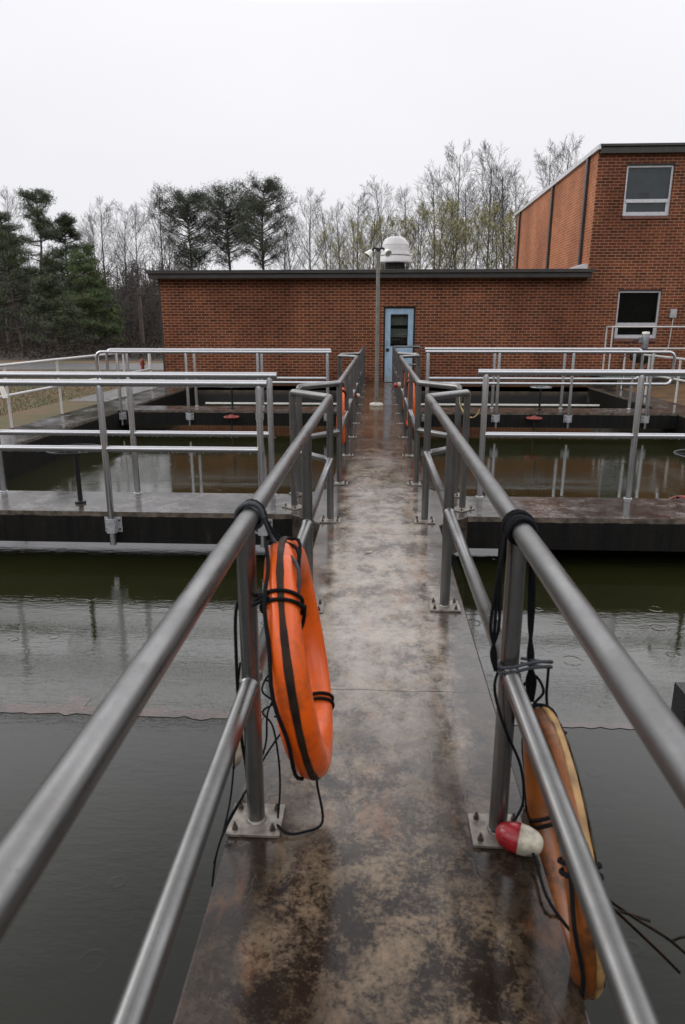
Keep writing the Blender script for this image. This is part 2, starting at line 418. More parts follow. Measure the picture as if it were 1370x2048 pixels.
M['litter'] = simple('forest_litter', (.035, .026, .018), .95, 0, .4, 1.5)

# ------------------------------------------------------------------ ground, water, paths
GZ = -.08
def slab(name, quads, z, mat):
    b = MB()
    for x0, y0, x1, y1 in quads: b.add([(x0, y0, z), (x1, y0, z), (x1, y1, z), (x0, y1, z)], [(0, 1, 2, 3)])
    return struct(b.build(name, mat, smooth=False))
WZ = -.45
slab('ground', [(-900, -900, -5.6, 1500), (6.2, -900, 900, 1500), (-5.6, -900, 6.2, -14), (-5.6, 19.4, 6.2, 1500)], GZ, M['ground'])
slab('road', [(-120, 26.6, -6.4, 31.2)], GZ + .008, M['asphalt'])
slab('footpath', [(-7.1, 15.4, -5.86, 26.55)], GZ + .004, M['path'])
slab('dirt', [(-9.5, 2, -5.86, 10.9)], GZ + .004, M['dirt'])
slab('forest_floor', [(-200, 33.5, 300, 300)], GZ + .006, M['litter'])
for x0, x1 in ((-5.3, -.3), (.3, 5.9)):
    b = MB(); b.add([(x0, 3.25, WZ), (x1, 3.25, WZ), (x1, 19.0, WZ), (x0, 19.0, WZ)], [(0, 1, 2, 3)])
    struct(b.build('water', M['water'], smooth=False))
    b = MB(); b.add([(x0, -13, WZ), (x1, -13, WZ), (x1, 3.25, WZ), (x0, 3.25, WZ)], [(0, 1, 2, 3)])
    struct(b.build('still_water', M['water_calm'], smooth=False))
b = MB(); gj = random.Random(3)
def ragged(b, x0, x1, y0, y1, z):
    n = int((x1 - x0) / .05); f = [(x0 + (x1 - x0) * i / n, y0 + gj.gauss(0, .006)) for i in range(n + 1)]; k = [(x0 + (x1 - x0) * i / n, y1 + gj.gauss(0, .009)) for i in range(n + 1)]
    b.add([(x, y, z) for x, y in f] + [(x, y, z) for x, y in k], [(i, i + 1, n + 2 + i, n + 1 + i) for i in range(n)])
ragged(b, -5.05, -.42, 3.23, 3.31, WZ + .003); ragged(b, -1.74, -1.61, 3.30, 3.41, WZ + .002)
tag(b.build('submerged_ledge', M['ledge'], smooth=False), 'rusty brown ledge just under the water left of the walkway', 'ledge')
b = MB(); ragged(b, .50, 5.67, 3.24, 3.285, WZ + .003)
tag(b.build('submerged_ledge', M['ledge'], smooth=False), 'thin brown ledge just under the water right of the walkway', 'ledge')
b = MB(); b.box((1.655, 3.30, -.62), (2.6, 3.47, -.29)); b.box((1.64, 3.285, -.372), (2.61, 3.30, -.356))
tag(b.build('timber_baffle', M['castiron'], smooth=False, bevel=.006), 'dark wet timber block standing in the water at the right edge', 'timber')

# walkway with gussets at the cross beams
WL, WR = -.47, .53
Y1a, Y1b, Y2a, Y2b = 5.76, 6.50, 13.2, 13.95
def walk_poly():
    R = [(WR, -13), (WR, Y1a - .28), (WR + .27, Y1a), (WR + .27, Y1b), (WR, Y1b + .28), (WR, Y2a - .28), (WR + .27, Y2a), (WR + .27, Y2b), (WR, Y2b + .28), (WR, 18.8)]
    Lp = [(WL - (x - WR), y) for x, y in R]
    return R + Lp[::-1]
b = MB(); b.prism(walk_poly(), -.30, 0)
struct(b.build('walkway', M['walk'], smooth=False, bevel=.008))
b = MB()
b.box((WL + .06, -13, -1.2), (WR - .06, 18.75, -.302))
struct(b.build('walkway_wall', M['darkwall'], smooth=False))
# far landing in front of the building
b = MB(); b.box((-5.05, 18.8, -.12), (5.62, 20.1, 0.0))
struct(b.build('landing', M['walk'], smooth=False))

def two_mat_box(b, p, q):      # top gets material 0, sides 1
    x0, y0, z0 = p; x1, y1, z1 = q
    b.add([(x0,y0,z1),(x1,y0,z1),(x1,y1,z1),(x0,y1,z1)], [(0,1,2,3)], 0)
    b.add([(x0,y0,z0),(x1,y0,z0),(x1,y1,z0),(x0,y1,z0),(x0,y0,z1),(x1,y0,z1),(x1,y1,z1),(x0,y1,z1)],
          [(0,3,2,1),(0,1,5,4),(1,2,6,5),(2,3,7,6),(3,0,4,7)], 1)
def beam(x0, x1, y0, y1, label, added_baffle=None):
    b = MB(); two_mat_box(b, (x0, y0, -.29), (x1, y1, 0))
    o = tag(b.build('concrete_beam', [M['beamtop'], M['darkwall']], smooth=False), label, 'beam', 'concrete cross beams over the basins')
    if added_baffle:
        b = MB(); b.box((added_baffle, y1 - .16, -1.0), (x1, y1 - .08, -.292)); b.build('added_baffle', M['darkwall'], o, False)  # baffle added to keep the sky's reflection out of the gap below
    return o
beam(-5.05, WL - .27, Y1a, Y1b, 'nearer concrete cross beam left of the walkway, wet grey top and black side')
beam(WR + .27, 5.67, Y1a, Y1b, 'nearer concrete cross beam right of the walkway with brown stains on top', 1.2)
beam(-5.05, WL - .27, Y2a, Y2b, 'farther concrete cross beam left of the walkway towards the brick building')
beam(WR + .27, 5.67, Y2a, Y2b, 'farther concrete cross beam right of the walkway below the brick building')
# basin walls
def wall(poly, label, mats):
    b = MB(); n = len(poly)
    b.add([(x, y, 0) for x, y in poly], [tuple(range(n))], 0)
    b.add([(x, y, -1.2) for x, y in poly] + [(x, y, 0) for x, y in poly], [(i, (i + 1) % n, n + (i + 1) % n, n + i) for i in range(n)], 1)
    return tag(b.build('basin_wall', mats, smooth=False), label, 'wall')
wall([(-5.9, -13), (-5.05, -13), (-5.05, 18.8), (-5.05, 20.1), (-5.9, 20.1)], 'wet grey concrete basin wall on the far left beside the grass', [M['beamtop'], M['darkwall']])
wall([(5.67, -13), (6.35, -13), (6.35, 20.1), (5.67, 20.1)], 'brown stained concrete basin wall on the far right', [M['beamtop'], M['darkwall']])
b = MB(); b.box((-5.05, 18.82, -1.2), (5.62, 18.9, -.123))
b.box((-5.05, 18.80, -1.2), (WL - .01, 18.82, -.0)); b.box((WR + .01, 18.80, -1.2), (5.62, 18.82, -.0))
tag(b.build('basin_wall', M['backwall'], smooth=False), 'stained end wall of the basins below the brick building', 'wall')
for s, (x0, x1), t in ((0, (-4.3, -.5), 'left'), (1, (.56, 5.4), 'right')):
    b = MB(); b.box((x0, 17.0, -.298), (x1, 17.05, -.262)); 
    tag(b.build('weir_plate', M['lamp_white'], smooth=False), 'thin pale weir plate in the farthest basin %s of the walkway' % t, 'weir')

# ------------------------------------------------------------------ railings
def bend_path(pts, r=.05, k=5):
    P = [Vector(p) for p in pts]; out = [P[0]]
    for i in range(1, len(P) - 1):
        a = (P[i - 1] - P[i]).normalized(); c = (P[i + 1] - P[i]).normalized()
        rr = min(r, (P[i - 1] - P[i]).length * .45, (P[i + 1] - P[i]).length * .45)
        s, e = P[i] + a * rr, P[i] + c * rr
        for j in range(k + 1):
            t = j / k; out.append(s * (1 - t) ** 2 + P[i] * 2 * t * (1 - t) + e * t * t)
    out.append(P[-1]); return out
RR = .0288
def base_parts(post, x, y, rot=0., half=.088, ym=.075):
    b = MB(); c, s = math.cos(rot), math.sin(rot)
    def P(u, v): return (x + c * u - s * v, y + s * u + c * v)
    b.prism([P(-half, -ym), P(half, -ym), P(half, ym), P(-half, ym)], .001, .013)
    b.lathe([(RR + .006, .013), (RR + .001, .022)], (x, y, 0), 16)
    b.build('base_plate', M['plate'], post, bevel=.002)
    for u in (-.062, .062):
        for v in (-.05, .05):
            b = MB(); q = P(u, v)
            b.lathe([(.0105, .013), (.0105, .016)], (q[0], q[1], 0), 12); b.lathe([(.0085, .016), (.0085, .026)], (q[0], q[1], 0), 6)
            b.lathe([(.0045, .026), (.0045, .038)], (q[0], q[1], 0), 8)
            b.build('anchor_bolt', M['bolt'], post, False)
def walk_rail(label, side, posts, ret0=None, ret1=None, start=None, end=None, x=None, topz=1.04, midz=.55):
    """posts: ys of the posts on the walkway edge; ret0/ret1: (x,y) of the turned-out end post"""
    t = thing('pipe_railing', label, 'railing', 'pipe railings along the walkway', (x, posts[0], 0))
    inv = Vector((-x, -posts[0], 0))
    path = []
    if ret0: path.append((ret0[0], ret0[1])); path.append((x, posts[0]))
    else: path.append((x, start))
    if ret1: path.append((x, posts[-1])); path.append((ret1[0], ret1[1]))
    else: path.append((x, end))
    top = [(a, c, topz) for a, c in path]
    if ret0: top = [(ret0[0], ret0[1], topz - .07)] + top
    if ret1: top = top + [(ret1[0], ret1[1], topz - .07)]
    kids = []
    b = MB(); b.tube(bend_path(top, .045), RR + .001, 18); kids.append(b.build('top_rail', M['pipe'], t))
    ys = [c for c in posts]; mids = []
    if ret0: mids.append(((ret0[0], ret0[1]), (x, posts[0])))
    else: mids.append(((x, start), (x, posts[0])))
    for a, c in zip(ys[:-1], ys[1:]): mids.append(((x, a), (x, c)))
    if ret1: mids.append(((x, posts[-1]), (ret1[0], ret1[1])))
    elif end > posts[-1] + .1: mids.append(((x, posts[-1]), (x, end)))
    for p, q in mids:
        p = Vector((*p, midz)); q = Vector((*q, midz)); d = (q - p).normalized()
        b = MB(); L_ = (q - p).length
        a0, a1 = p + d * .012, q - d * .012
        b.tube([a0, p + d * .031, p + d * .036, p + d * .043, q - d * .043, q - d * .036, q - d * .031, a1], [RR * .9, RR * 1.0, RR * 1.10, RR * .94, RR * .94, RR * 1.10, RR * 1.0, RR * .9], 16); kids.append(b.build('mid_rail', M['pipe'], t))
    pts = [(x, c, 0.) for c in posts]
    if ret0: pts.append((ret0[0], ret0[1], .7))
    if ret1: pts.append((ret1[0], ret1[1], -.7))
    for px_, py_, ro in pts:
        b = MB(); b.tube([(px_, py_, .012), (px_, py_, topz - .02 if ro == 0 else topz - .06)], RR, 18)
        p = b.build('post', M['pipe'], t); kids.append(p)
        base_parts(p, px_, py_, ro * (1 if side < 0 else -1))
    for k in kids: k.location = inv
    return t
LX, RX = -.386, .411
walk_rail('nearest left pipe railing with the bright orange lifebuoy roped to it', -1, [1.915, 3.70, 5.56], None, (-.745, 5.99), start=-1.6, x=LX, midz=.525)
walk_rail('middle left pipe railing between the two cross beams', -1, [6.97, 8.56, 10.03, 11.5, 12.85], (-.745, 6.50), (-.745, 13.28), x=LX)
walk_rail('farthest left pipe railing ending at the brick wall left of the lamp post', -1, [14.3, 15.8, 17.3, 19.2], (-.745, 13.87), None, end=19.25, x=LX)
walk_rail('nearest right pipe railing with the grimy lifebuoy hanging over the water', 1, [1.905, 3.76, 5.58], None, (.775, 5.99), start=-1.6, x=RX, topz=1.045, midz=.585)
walk_rail('middle right pipe railing between the two cross beams, chain at its near end', 1, [6.98, 8.58, 10.03, 11.5, 12.85], (.765, 6.53), (.775, 13.28), x=RX, topz=1.045, midz=.57)
walk_rail('farthest right pipe railing turning aside in front of the blue door', 1, [14.3, 15.8, 17.3, 18.95], (.775, 13.87), (1.12, 19.0), x=RX, topz=1.045, midz=.57)

def beam_rail(label, y, xs, xend, xfar, mode, topz=1.13, midz=.575, ufar=True, r=.0285, mat='silver', pm=None, ends=None):
    """rail along x on a beam; xend = end near the walkway, xfar = far end; mode 'face' (bracketed to the front face) or 'top'"""
    t = thing('tubular_railing', label, 'railing', 'silver railings on the cross beams', (xs[0], y, 0))
    inv = Vector((-xs[0], -y, 0)); kids = []
    s = 1 if xfar > xend else -1
    if ufar:
        cx = xfar - s * .28; rr = (topz - midz) / 2
        path = [(xend, y, topz), (xfar - s * .12, y, topz)]
        path += [(xfar - s * .12 + s * .12 * math.sin(a), y, topz - .12 + .12 * math.cos(a)) for a in (i * PI / 16 for i in range(1, 9))]
        path += [(xfar - s * .12 + s * .12 * math.cos(a), y, midz + .12 - .12 * math.sin(a)) for a in (i * PI / 16 for i in range(0, 9))]
        path += [(xs[-1], y, midz)]
    else: path = [(xend, y, topz), (xfar, y, topz)]
    b = MB(); b.tube(path, r + .001, 18); kids.append(b.build('top_rail', M[mat], t))
    seg = list(xs) + ([] if ufar else [xfar])
    for a, c in zip(seg[:-1], seg[1:]):
        b = MB(); b.tube([(a + s * .012, y, midz), (a + s * .045, y, midz), (c - s * .045, y, midz), (c - s * .012, y, midz)], [r * .7, r * .95, r * .95, r * .7], 16)
        kids.append(b.build('mid_rail', M[mat], t))
    for x in xs:
        b = MB(); z0 = -.292 if mode == 'face' else 0.0
        b.tube([(x, y, z0 + .001), (x, y, topz - .045), (x, y, topz - .012)], [r, r, r * .8], 18); p = b.build('post', M[mat], t); kids.append(p)
        if mode == 'face':
            b = MB(); yf = y + .034
            b.box((x - .078, yf, -.185), (x + .078, yf + .008, -.045))
            for sx in (-1, 1): b.box((x + sx * .038 - .006, y - .02, -.18), (x + sx * .038 + .006, yf, -.05))
            b.box((x - .038, y - .036, -.18), (x + .038, y - .030, -.05))
            b.build('bracket', M['galv_plate'], p, bevel=.002)
            for sx in (-.06, .06):
                for zz in (-.075, -.155):
                    b = MB(); b.lathe([(.010, 0), (.010, .010)], (x + sx, yf, zz), 6, (0, -1, 0)); b.build('bracket_bolt', M['bolt'], p, False)
        else:
            b = MB(); b.lathe([(r + .012, .001), (r + .010, .008), (r + .002, .010)], (x, y, 0), 18); b.build('collar', M['galv_plate'], p)
    # rain drops hanging under both rails
    b = MB(); g = random.Random(int(abs(y * 100) + abs(xs[0]) * 10))
    x0, x1 = sorted((xend, xfar - s * .2))
    for z in (topz, midz):
        x = x0 + .05
        while x < x1:
            x += g.choice((.02, .03, .05, .07, .09, .2)) * g.uniform(.7, 1.6)
            if x > x1: break
            rr = g.uniform(.0022, .0045)
            b.lathe([(.0004, rr * 1.2), (rr, 0), (rr * .7, -rr * .8), (.0004, -rr * 1.15)], (x, y, z - r - .002), 6)
    d = b.build('rain_drops', M['drop'], t); d['kind'] = 'stuff'; kids.append(d)
    for k in kids: k.location = inv
    return t
mm = NM('rain_drop'); M['drop'] = mm.done((.8, .8, .8), .05, 0, None, 1.33); mm.b.inputs['Metallic'].default_value = .6

FY = Y1a - .045
beam_rail('front silver railing bracketed to the side of the nearer left cross beam', FY, [-.99, -2.345, -3.71, -4.7], -.92, -5.02, 'face', 1.135, .575)
beam_rail('back silver railing standing on top of the nearer left cross beam', Y1b - .04, [-1.015, -2.36, -3.72, -4.8], -.945, -5.15, 'top', 1.15, .595)
beam_rail('long silver railing standing on the nearer right cross beam', Y1b - .02, [1.0, 2.41, 3.8, 5.2], .925, 5.45, 'top', 1.185, .605)
beam_rail('front silver railing bracketed to the farther left cross beam', Y2a - .045, [-.955, -2.285, -3.66, -5.0], -.88, -5.40, 'face', 1.11, .545)
beam_rail('back silver railing on top of the farther left cross beam', Y2b - .03, [-1.0, -2.33, -3.7, -5.08], -.94, -5.50, 'top', 1.125, .57)
beam_rail('front silver railing bracketed to the farther right cross beam', Y2a - .045, [.93, 2.26, 3.62, 5.06], .885, 5.45, 'face', 1.125, .545)
beam_rail('back silver railing on top of the farther right cross beam', Y2b - .03, [1.0, 2.3, 3.66, 5.0], .92, 5.15, 'top', 1.15, .58)

def yard_rail(label, pts, topz=1.02, midz=.53, zb=0., r=.024, mat='white_pipe', start=None, end=None, name='pipe_fence'):
    t = thing(name, label, 'railing', None, (pts[0][0], pts[0][1], zb)); inv = Vector((-pts[0][0], -pts[0][1], -zb)); kids = []
    line = ([start] if start else []) + list(pts) + ([end] if end else [])
    for z, nme in ((topz, 'top_rail'), (midz, 'mid_rail')):
        b = MB(); b.tube([(p[0], p[1], zb + z) for p in line], r, 12); kids.append(b.build(nme, M[mat], t))
    for p in pts:
        b = MB(); b.tube([(p[0], p[1], zb + .001), (p[0], p[1], zb + topz - .01)], r * .95, 12); q = b.build('post', M[mat], t); kids.append(q)
        b = MB(); b.lathe([(r * 1.6, zb + .001), (r * 1.5, zb + .02)], (p[0], p[1], 0), 12); b.build('collar', M['bolt'], q)
    for k in kids: k.location = inv
    return t
yard_rail('pale rust marked pipe railing on the far left basin wall beside the grass', [(-5.83, 6.9), (-5.83, 8.75), (-5.83, 10.6), (-5.83, 12.4), (-5.80, 14.2), (-5.78, 15.6), (-5.76, 17.4)], 1.0, .53, start=(-5.83, 1))
yard_rail('pale pipe railing on the far right basin wall below the platform', [(6.26, 18.1), (6.27, 16.5), (6.28, 14.85), (6.28, 13.0), (6.28, 11.2)], .93, .50, end=(6.28, 6))

# ------------------------------------------------------------------ brick building
BX0, BX1, BY, TX = -6.26, 15.0, 20.1, 5.72
ZL, ZT = 2.90, 6.0
bld = thing('brick_building', 'red brick building with low wing, taller right block, blue door and white roof vent', 'building', None, (0, BY, 0))
def bpart(b, name, mat, smooth=False, bevel=0, parent=None, label=None):
    o = b.build(name, mat, parent or bld, smooth, bevel)
    if parent is None: o.location = (0, -BY, 0)
    if label: o['label'] = label
    return o
holes = [(.145, 1.035, 0.0, 2.11), (6.49, 7.72, 4.43, 5.70), (6.60, 7.77, 1.24, 2.55)]
def grid_wall(b, xs, zs, keep):
    for i in range(len(xs) - 1):
        for j in range(len(zs) - 1):
            cx, cz = (xs[i] + xs[i + 1]) / 2, (zs[j] + zs[j + 1]) / 2
            if not keep(cx, cz): continue
            b.add([(xs[i], BY, zs[j]), (xs[i + 1], BY, zs[j]), (xs[i + 1], BY, zs[j + 1]), (xs[i], BY, zs[j + 1])], [(0, 1, 2, 3)])
def inhole(x, z): return any(h[0] < x < h[1] and h[2] < z < h[3] for h in holes)
b = MB()
xs = sorted({BX0, TX, BX1} | {h[0] for h in holes} | {h[1] for h in holes}); zs = sorted({GZ - .3, 0.0, ZL, ZT} | {h[2] for h in holes} | {h[3] for h in holes})
grid_wall(b, xs, zs, lambda x, z: not inhole(x, z) and not (x < TX and z > ZL))
for x0, x1, z0, z1 in holes:
    y0, y1 = BY, BY + .30
    b.add([(x0, y0, z0), (x0, y0, z1), (x0, y1, z1), (x0, y1, z0)], [(0, 1, 2, 3)]); b.add([(x1, y0, z0), (x1, y1, z0), (x1, y1, z1), (x1, y0, z1)], [(0, 1, 2, 3)])
    b.add([(x0, y0, z1), (x1, y0, z1), (x1, y1, z1), (x0, y1, z1)], [(0, 1, 2, 3)]); b.add([(x0, y0, z0), (x0, y1, z0), (x1, y1, z0), (x1, y0, z0)], [(0, 1, 2, 3)])
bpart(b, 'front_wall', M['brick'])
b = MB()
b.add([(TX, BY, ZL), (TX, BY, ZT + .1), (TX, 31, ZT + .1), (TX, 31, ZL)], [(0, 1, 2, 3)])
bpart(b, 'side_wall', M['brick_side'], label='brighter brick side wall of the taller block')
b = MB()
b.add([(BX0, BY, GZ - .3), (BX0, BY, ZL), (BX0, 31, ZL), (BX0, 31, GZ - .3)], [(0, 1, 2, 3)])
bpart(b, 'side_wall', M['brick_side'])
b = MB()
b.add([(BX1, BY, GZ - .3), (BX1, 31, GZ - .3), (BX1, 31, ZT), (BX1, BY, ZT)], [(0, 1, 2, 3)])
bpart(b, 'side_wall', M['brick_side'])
b = MB(); b.box((BX0, 31, -.3), (BX1, 31.2, ZL)); b.box((TX, 31.001, ZL), (BX1, 31.2, ZT)); b.box((BX0 + .1, BY + .5, -.2), (BX1 - .1, 30.9, -.1))
bpart(b, 'back_wall', M['brick'])
# low roof: roofing sheet, gutter fascia in two steps
b = MB(); b.box((BX0 - .16, BY - .30, 3.00), (TX - .01, 31.3, 3.04)); bpart(b, 'low_roof', M['roofing'])
b = MB(); b.box((BX0 - .17, BY - .34, 2.85), (TX + .02, BY - .003, 2.975)); b.box((BX0 - .20, BY - .40, 2.978), (TX + .06, BY - .25, 3.062)); b.box((BX0 - .17, BY - .003, 2.85), (BX0 - .002, 31.3, 2.975)); b.box((BX0 - .20, BY - .25, 2.978), (BX0 - .1, 31.3, 3.062))
bpart(b, 'fascia', M['fascia'], bevel=.006, label='dark brown fascia along the low roof')
b = MB(); b.box((BX0 - .2, BY - .405, 3.063), (TX + .06, BY - .28, 3.068)); bpart(b, 'drip_edge', M['wheelm'])
b = MB(); b.box((BX0 - .004, BY - .012, GZ), (BX0 + .05, BY - .001, 2.85)); bpart(b, 'corner_trim', M['fascia'])
# high roof
b = MB(); b.box((TX + .02, BY - .12, 5.93), (BX1 + .1, BY - .003, 6.085)); b.box((TX - .02, BY - .17, 6.088), (BX1 + .1, BY - .02, 6.15)); bpart(b, 'high_fascia', M['fascia'], bevel=.006)
b = MB(); b.box((TX - .07, BY - .17, 6.02), (TX - .002, 31.2, 6.13)); bpart(b, 'side_flashing', M['flash'], label='pale metal edge of the high roof')
b = MB(); b.box((TX - .05, BY - .02, 6.10), (BX1, 31.2, 6.14)); bpart(b, 'high_roof', M['roofing'])
for y in (20.82, 24.75, 30.2):
    b = MB(); b.box((TX - .075, y, 3.05), (TX - .002, y + .16, 6.015)); bpart(b, 'control_joint', M['fascia'])
b = MB()
b.add([(5.15, 20.15, 3.075), (TX - .003, 20.15, 3.075), (TX - .003, 20.15, 3.24), (5.15, 20.9, 3.075), (TX - .003, 20.9, 3.075), (TX - .003, 20.9, 3.27)], [(0, 1, 2), (3, 5, 4), (0, 2, 5, 3), (1, 4, 5, 2), (0, 3, 4, 1)])
bpart(b, 'roof_flashing', M['flash'])
# door
b = MB(); x0, x1, z0, z1 = holes[0]; yf = BY + .06
b.box((x0 + .001, yf, 0.002), (x0 + .045, yf + .1, z1 - .001)); b.box((x1 - .045, yf, 0.002), (x1 - .001, yf + .1, z1 - .001)); b.box((x0 + .045, yf, z1 - .05), (x1 - .045, yf + .1, z1 - .001))
bpart(b, 'door_frame', M['black'])
b = MB(); dx0, dx1, dz0, dz1 = x0 + .047, x1 - .047, .015, z1 - .053; gx0, gx1, gz0, gz1 = dx0 + .15, dx1 - .15, 1.02, 1.90; y0, y1 = yf + .02, yf + .065
b.box((dx0, y0, dz0), (gx0, y1, dz1)); b.box((gx1, y0, dz0), (dx1, y1, dz1)); b.box((gx0, y0, dz0), (gx1, y1, gz0)); b.box((gx0, y0, gz1), (gx1, y1, dz1))
door = bpart(b, 'door', M['door'], label='weathered light blue door with glazed upper half')
def sub(b, name, mat, parent, bevel=0):
    return b.build(name, mat, parent, False, bevel)
b = MB(); b.box((gx0, y0 + .02, gz0), (gx1, y0 + .026, gz1)); sub(b, 'door_glass', M['glass'], door)
b = MB(); b.box((gx0, y0 - .004, gz1), (gx1, y0, gz1 + .012)); b.box((gx0, y0 - .004, gz0 - .012), (gx1, y0, gz0)); b.box((gx0 - .012, y0 - .004, gz0), (gx0, y0, gz1)); b.box((gx1, y0 - .004, gz0), (gx1 + .012, y0, gz1)); sub(b, 'glazing_bead', M['door'], door)
b = MB(); b.box((dx0 + .03, y0 - .018, .87), (dx0 + .12, y0, .96)); sub(b, 'lock_box', M['black'], door, .004)
b = MB(); b.tube([(dx0 + .06, y0, 1.05), (dx0 + .06, y0 - .05, 1.07), (dx0 + .06, y0 - .05, 1.17), (dx0 + .06, y0, 1.19)], .009, 8); b.build('handle', M['wheelm'], door)
b = MB(); b.box((x0 + .03, y1 + .25, 0), (x1 - .03, y1 + .26, 2.1)); bpart(b, 'dark_room', M['interior'])
b = MB(); b.box((gx0 - .1, y1 + .16, 1.60), (gx1 + .1, y1 + .17, 2.0)); b.box((gx0 - .1, y1 + .16, 1.27), (gx1 + .1, y1 + .17, 1.5)); bpart(b, 'interior_shelf', M['cement'])
def window(h, split, blind, label):
    x0, x1, z0, z1 = h; yf = BY + .055; fw = .055
    b = MB()
    b.box((x0 + .002, yf, z0 + .002), (x0 + fw, yf + .09, z1 - .03)); b.box((x1 - fw, yf, z0 + .002), (x1 - .002, yf + .09, z1 - .03))
    b.box((x0 + fw, yf, z1 - .03 - fw), (x1 - fw, yf + .09, z1 - .03)); b.box((x0 + fw, yf, z0 + .002), (x1 - fw, yf + .09, z0 + fw)); b.box((x0 + fw, yf - .012, split - .045), (x1 - fw, yf + .088, split + .045))
    wn = bpart(b, 'window', M['alu'], bevel=.004, label=label)
    b = MB(); b.box((x0 + fw, yf + .008, z0 + fw + .001), (x0 + fw + .045, yf + .07, split - .046)); b.box((x1 - fw - .045, yf + .008, z0 + fw + .001), (x1 - fw, yf + .07, split - .046)); b.box((x0 + fw + .045, yf + .008, z0 + fw + .001), (x1 - fw - .045, yf + .07, z0 + fw + .045)); sub(b, 'lower_sash', M['alu'], wn, .003)
    b = MB(); b.box((x0 + fw, yf + .04, z0 + fw), (x1 - fw, yf + .046, split - .046)); b.box((x0 + fw, yf + .04, split + .046), (x1 - fw, yf + .046, z1 - .03 - fw)); sub(b, 'pane', M['glass'], wn)
    b = MB(); b.box((x0 + .02, yf + .16, z0 + .02), (x1 - .02, yf + .17, z1 - .04)); sub(b, 'blind', M[blind], wn)
    b = MB(); b.box((x0 + .005, BY - .04, z0 - .085), (x1 - .005, BY + .05, z0 - .004)); sub(b, 'sill', M['sill'], wn, .006)
    b = MB(); b.box((x0 + .002, BY - .004, z1 - .028), (x1 - .002, BY + .2, z1 - .001)); sub(b, 'lintel', M['black'], wn)
    return wn
w1 = window(holes[1], 4.80, 'blind', 'upper two pane window with a dusty blue blind')
b = MB(); b.box((6.94, BY + .19, 4.85), (7.2, BY + .25, 5.02)); sub(b, 'box_on_sill', M['interior'], w1)
w2 = window(holes[2], 1.62, 'interior', 'lower two pane window, dark inside')
b = MB(); b.tube([(6.87, BY + .12, 2.5), (6.85, BY + .12, 1.66)], .005, 6); sub(b, 'blind_cord', M['black'], w2)
# roof vent: mushroom cowl on a curb
vx, vy = .48, 22.2
vent = MB(); vent.lathe([(.515, 3.50), (.53, 3.51), (.53, 3.53), (.505, 3.60), (.48, 3.68), (.445, 3.695), (.455, 3.72), (.455, 3.74), (.44, 3.76), (.425, 3.88), (.40, 4.0), (.405, 4.01), (.36, 4.12), (.29, 4.20), (.2, 4.245), (.08, 4.255), (.001, 4.256)], (vx, vy, 0), 40)
cv = bpart(vent, 'roof_vent', M['dome'], True, label='white bell shaped roof vent above the door'); cv.location.z = -.07
b = MB(); b.lathe([(.30, 3.04), (.30, 3.50), (.28, 3.52)], (vx, vy, 0), 24); b.build('vent_curb', M['interior'], cv)
b = MB(); b.lathe([(.458, 3.690), (.462, 3.70), (.458, 3.71)], (vx, vy, 0), 40); b.build('seam_band', M['black'], cv)
b = MB()
for k in range(8):
    a = k * PI / 4 + .2; b.tube([(vx + .4 * math.cos(a), vy + .4 * math.sin(a), 3.04), (vx + .42 * math.cos(a), vy + .42 * math.sin(a), 3.52)], .012, 6)
b.build('vent_stays', M['castiron'], cv)

# electrical box on the wall
t = thing('junction_box', 'small grey electrical box and conduit on the brick wall right of the lower window', 'electrical box', None, (8.12, BY, 0))
b = MB(); b.box((-.085, -.075, 1.80), (.085, -.001, 2.03)); b.box((-.06, -.083, 1.83), (.06, -.075, 2.0)); b.build('box', M['galv_plate'], t, False, .005)
b = MB(); b.lathe([(.016, 0), (.016, .006)], (0.01, -.083, 1.93), 12, (0, -1, 0)); b.build('knob', M['chain'], t)
b = MB(); b.tube(bend_path([(0.02, -.04, 1.80), (-.02, -.04, .95), (-.25, -.04, .87), (-1.3, -.04, .87)], .1), .014, 8); b.build('conduit', M['white_pipe'], t)

# ------------------------------------------------------------------ lamp post
t = thing('lamp_post', 'tall grey pole with twin white floodlights standing in the middle of the walkway', 'lamp post', None, (-.02, 14.15, 0))
b = MB(); b.tube([(0, 0, .05), (0, 0, 3.0)], [.043, .036], 20); b.build('pole', M['lamp_post'], t)
b = MB(); b.lathe([(.135, .001), (.145, .03), (.125, .06), (.05, .075)], (0, 0, 0), 20); b.build('cement_base', M['cement'], t)
b = MB(); b.lathe([(.038, 2.98), (.038, 3.045), (.02, 3.055)], (0, 0, 0), 16); b.tube(bend_path([(-.13, 0, 2.99), (-.09, 0, 3.05), (0, 0, 3.03), (.09, 0, 3.05), (.13, 0, 2.99)], .03), .02, 10); b.build('crossarm', M['castiron'], t)
for sgn in (-1, 1):
    ax = Vector((sgn * .45, -.75 if sgn > 0 else -.2, -.55)).normalized()
    c = Vector((sgn * .14, -.01, 3.0))
    b = MB(); b.lathe([(.02, -.01), (.035, .0), (.055, .06), (.072, .11), (.072, .125), (.062, .126), (.05, .118)], c, 20, ax); h = b.build('floodlight', M['lamp_white'], t)
    b = MB(); b.lathe([(.062, .119), (.06, .122), (.001, .124)], c, 20, ax); b.build('lens', M['lens'], h)

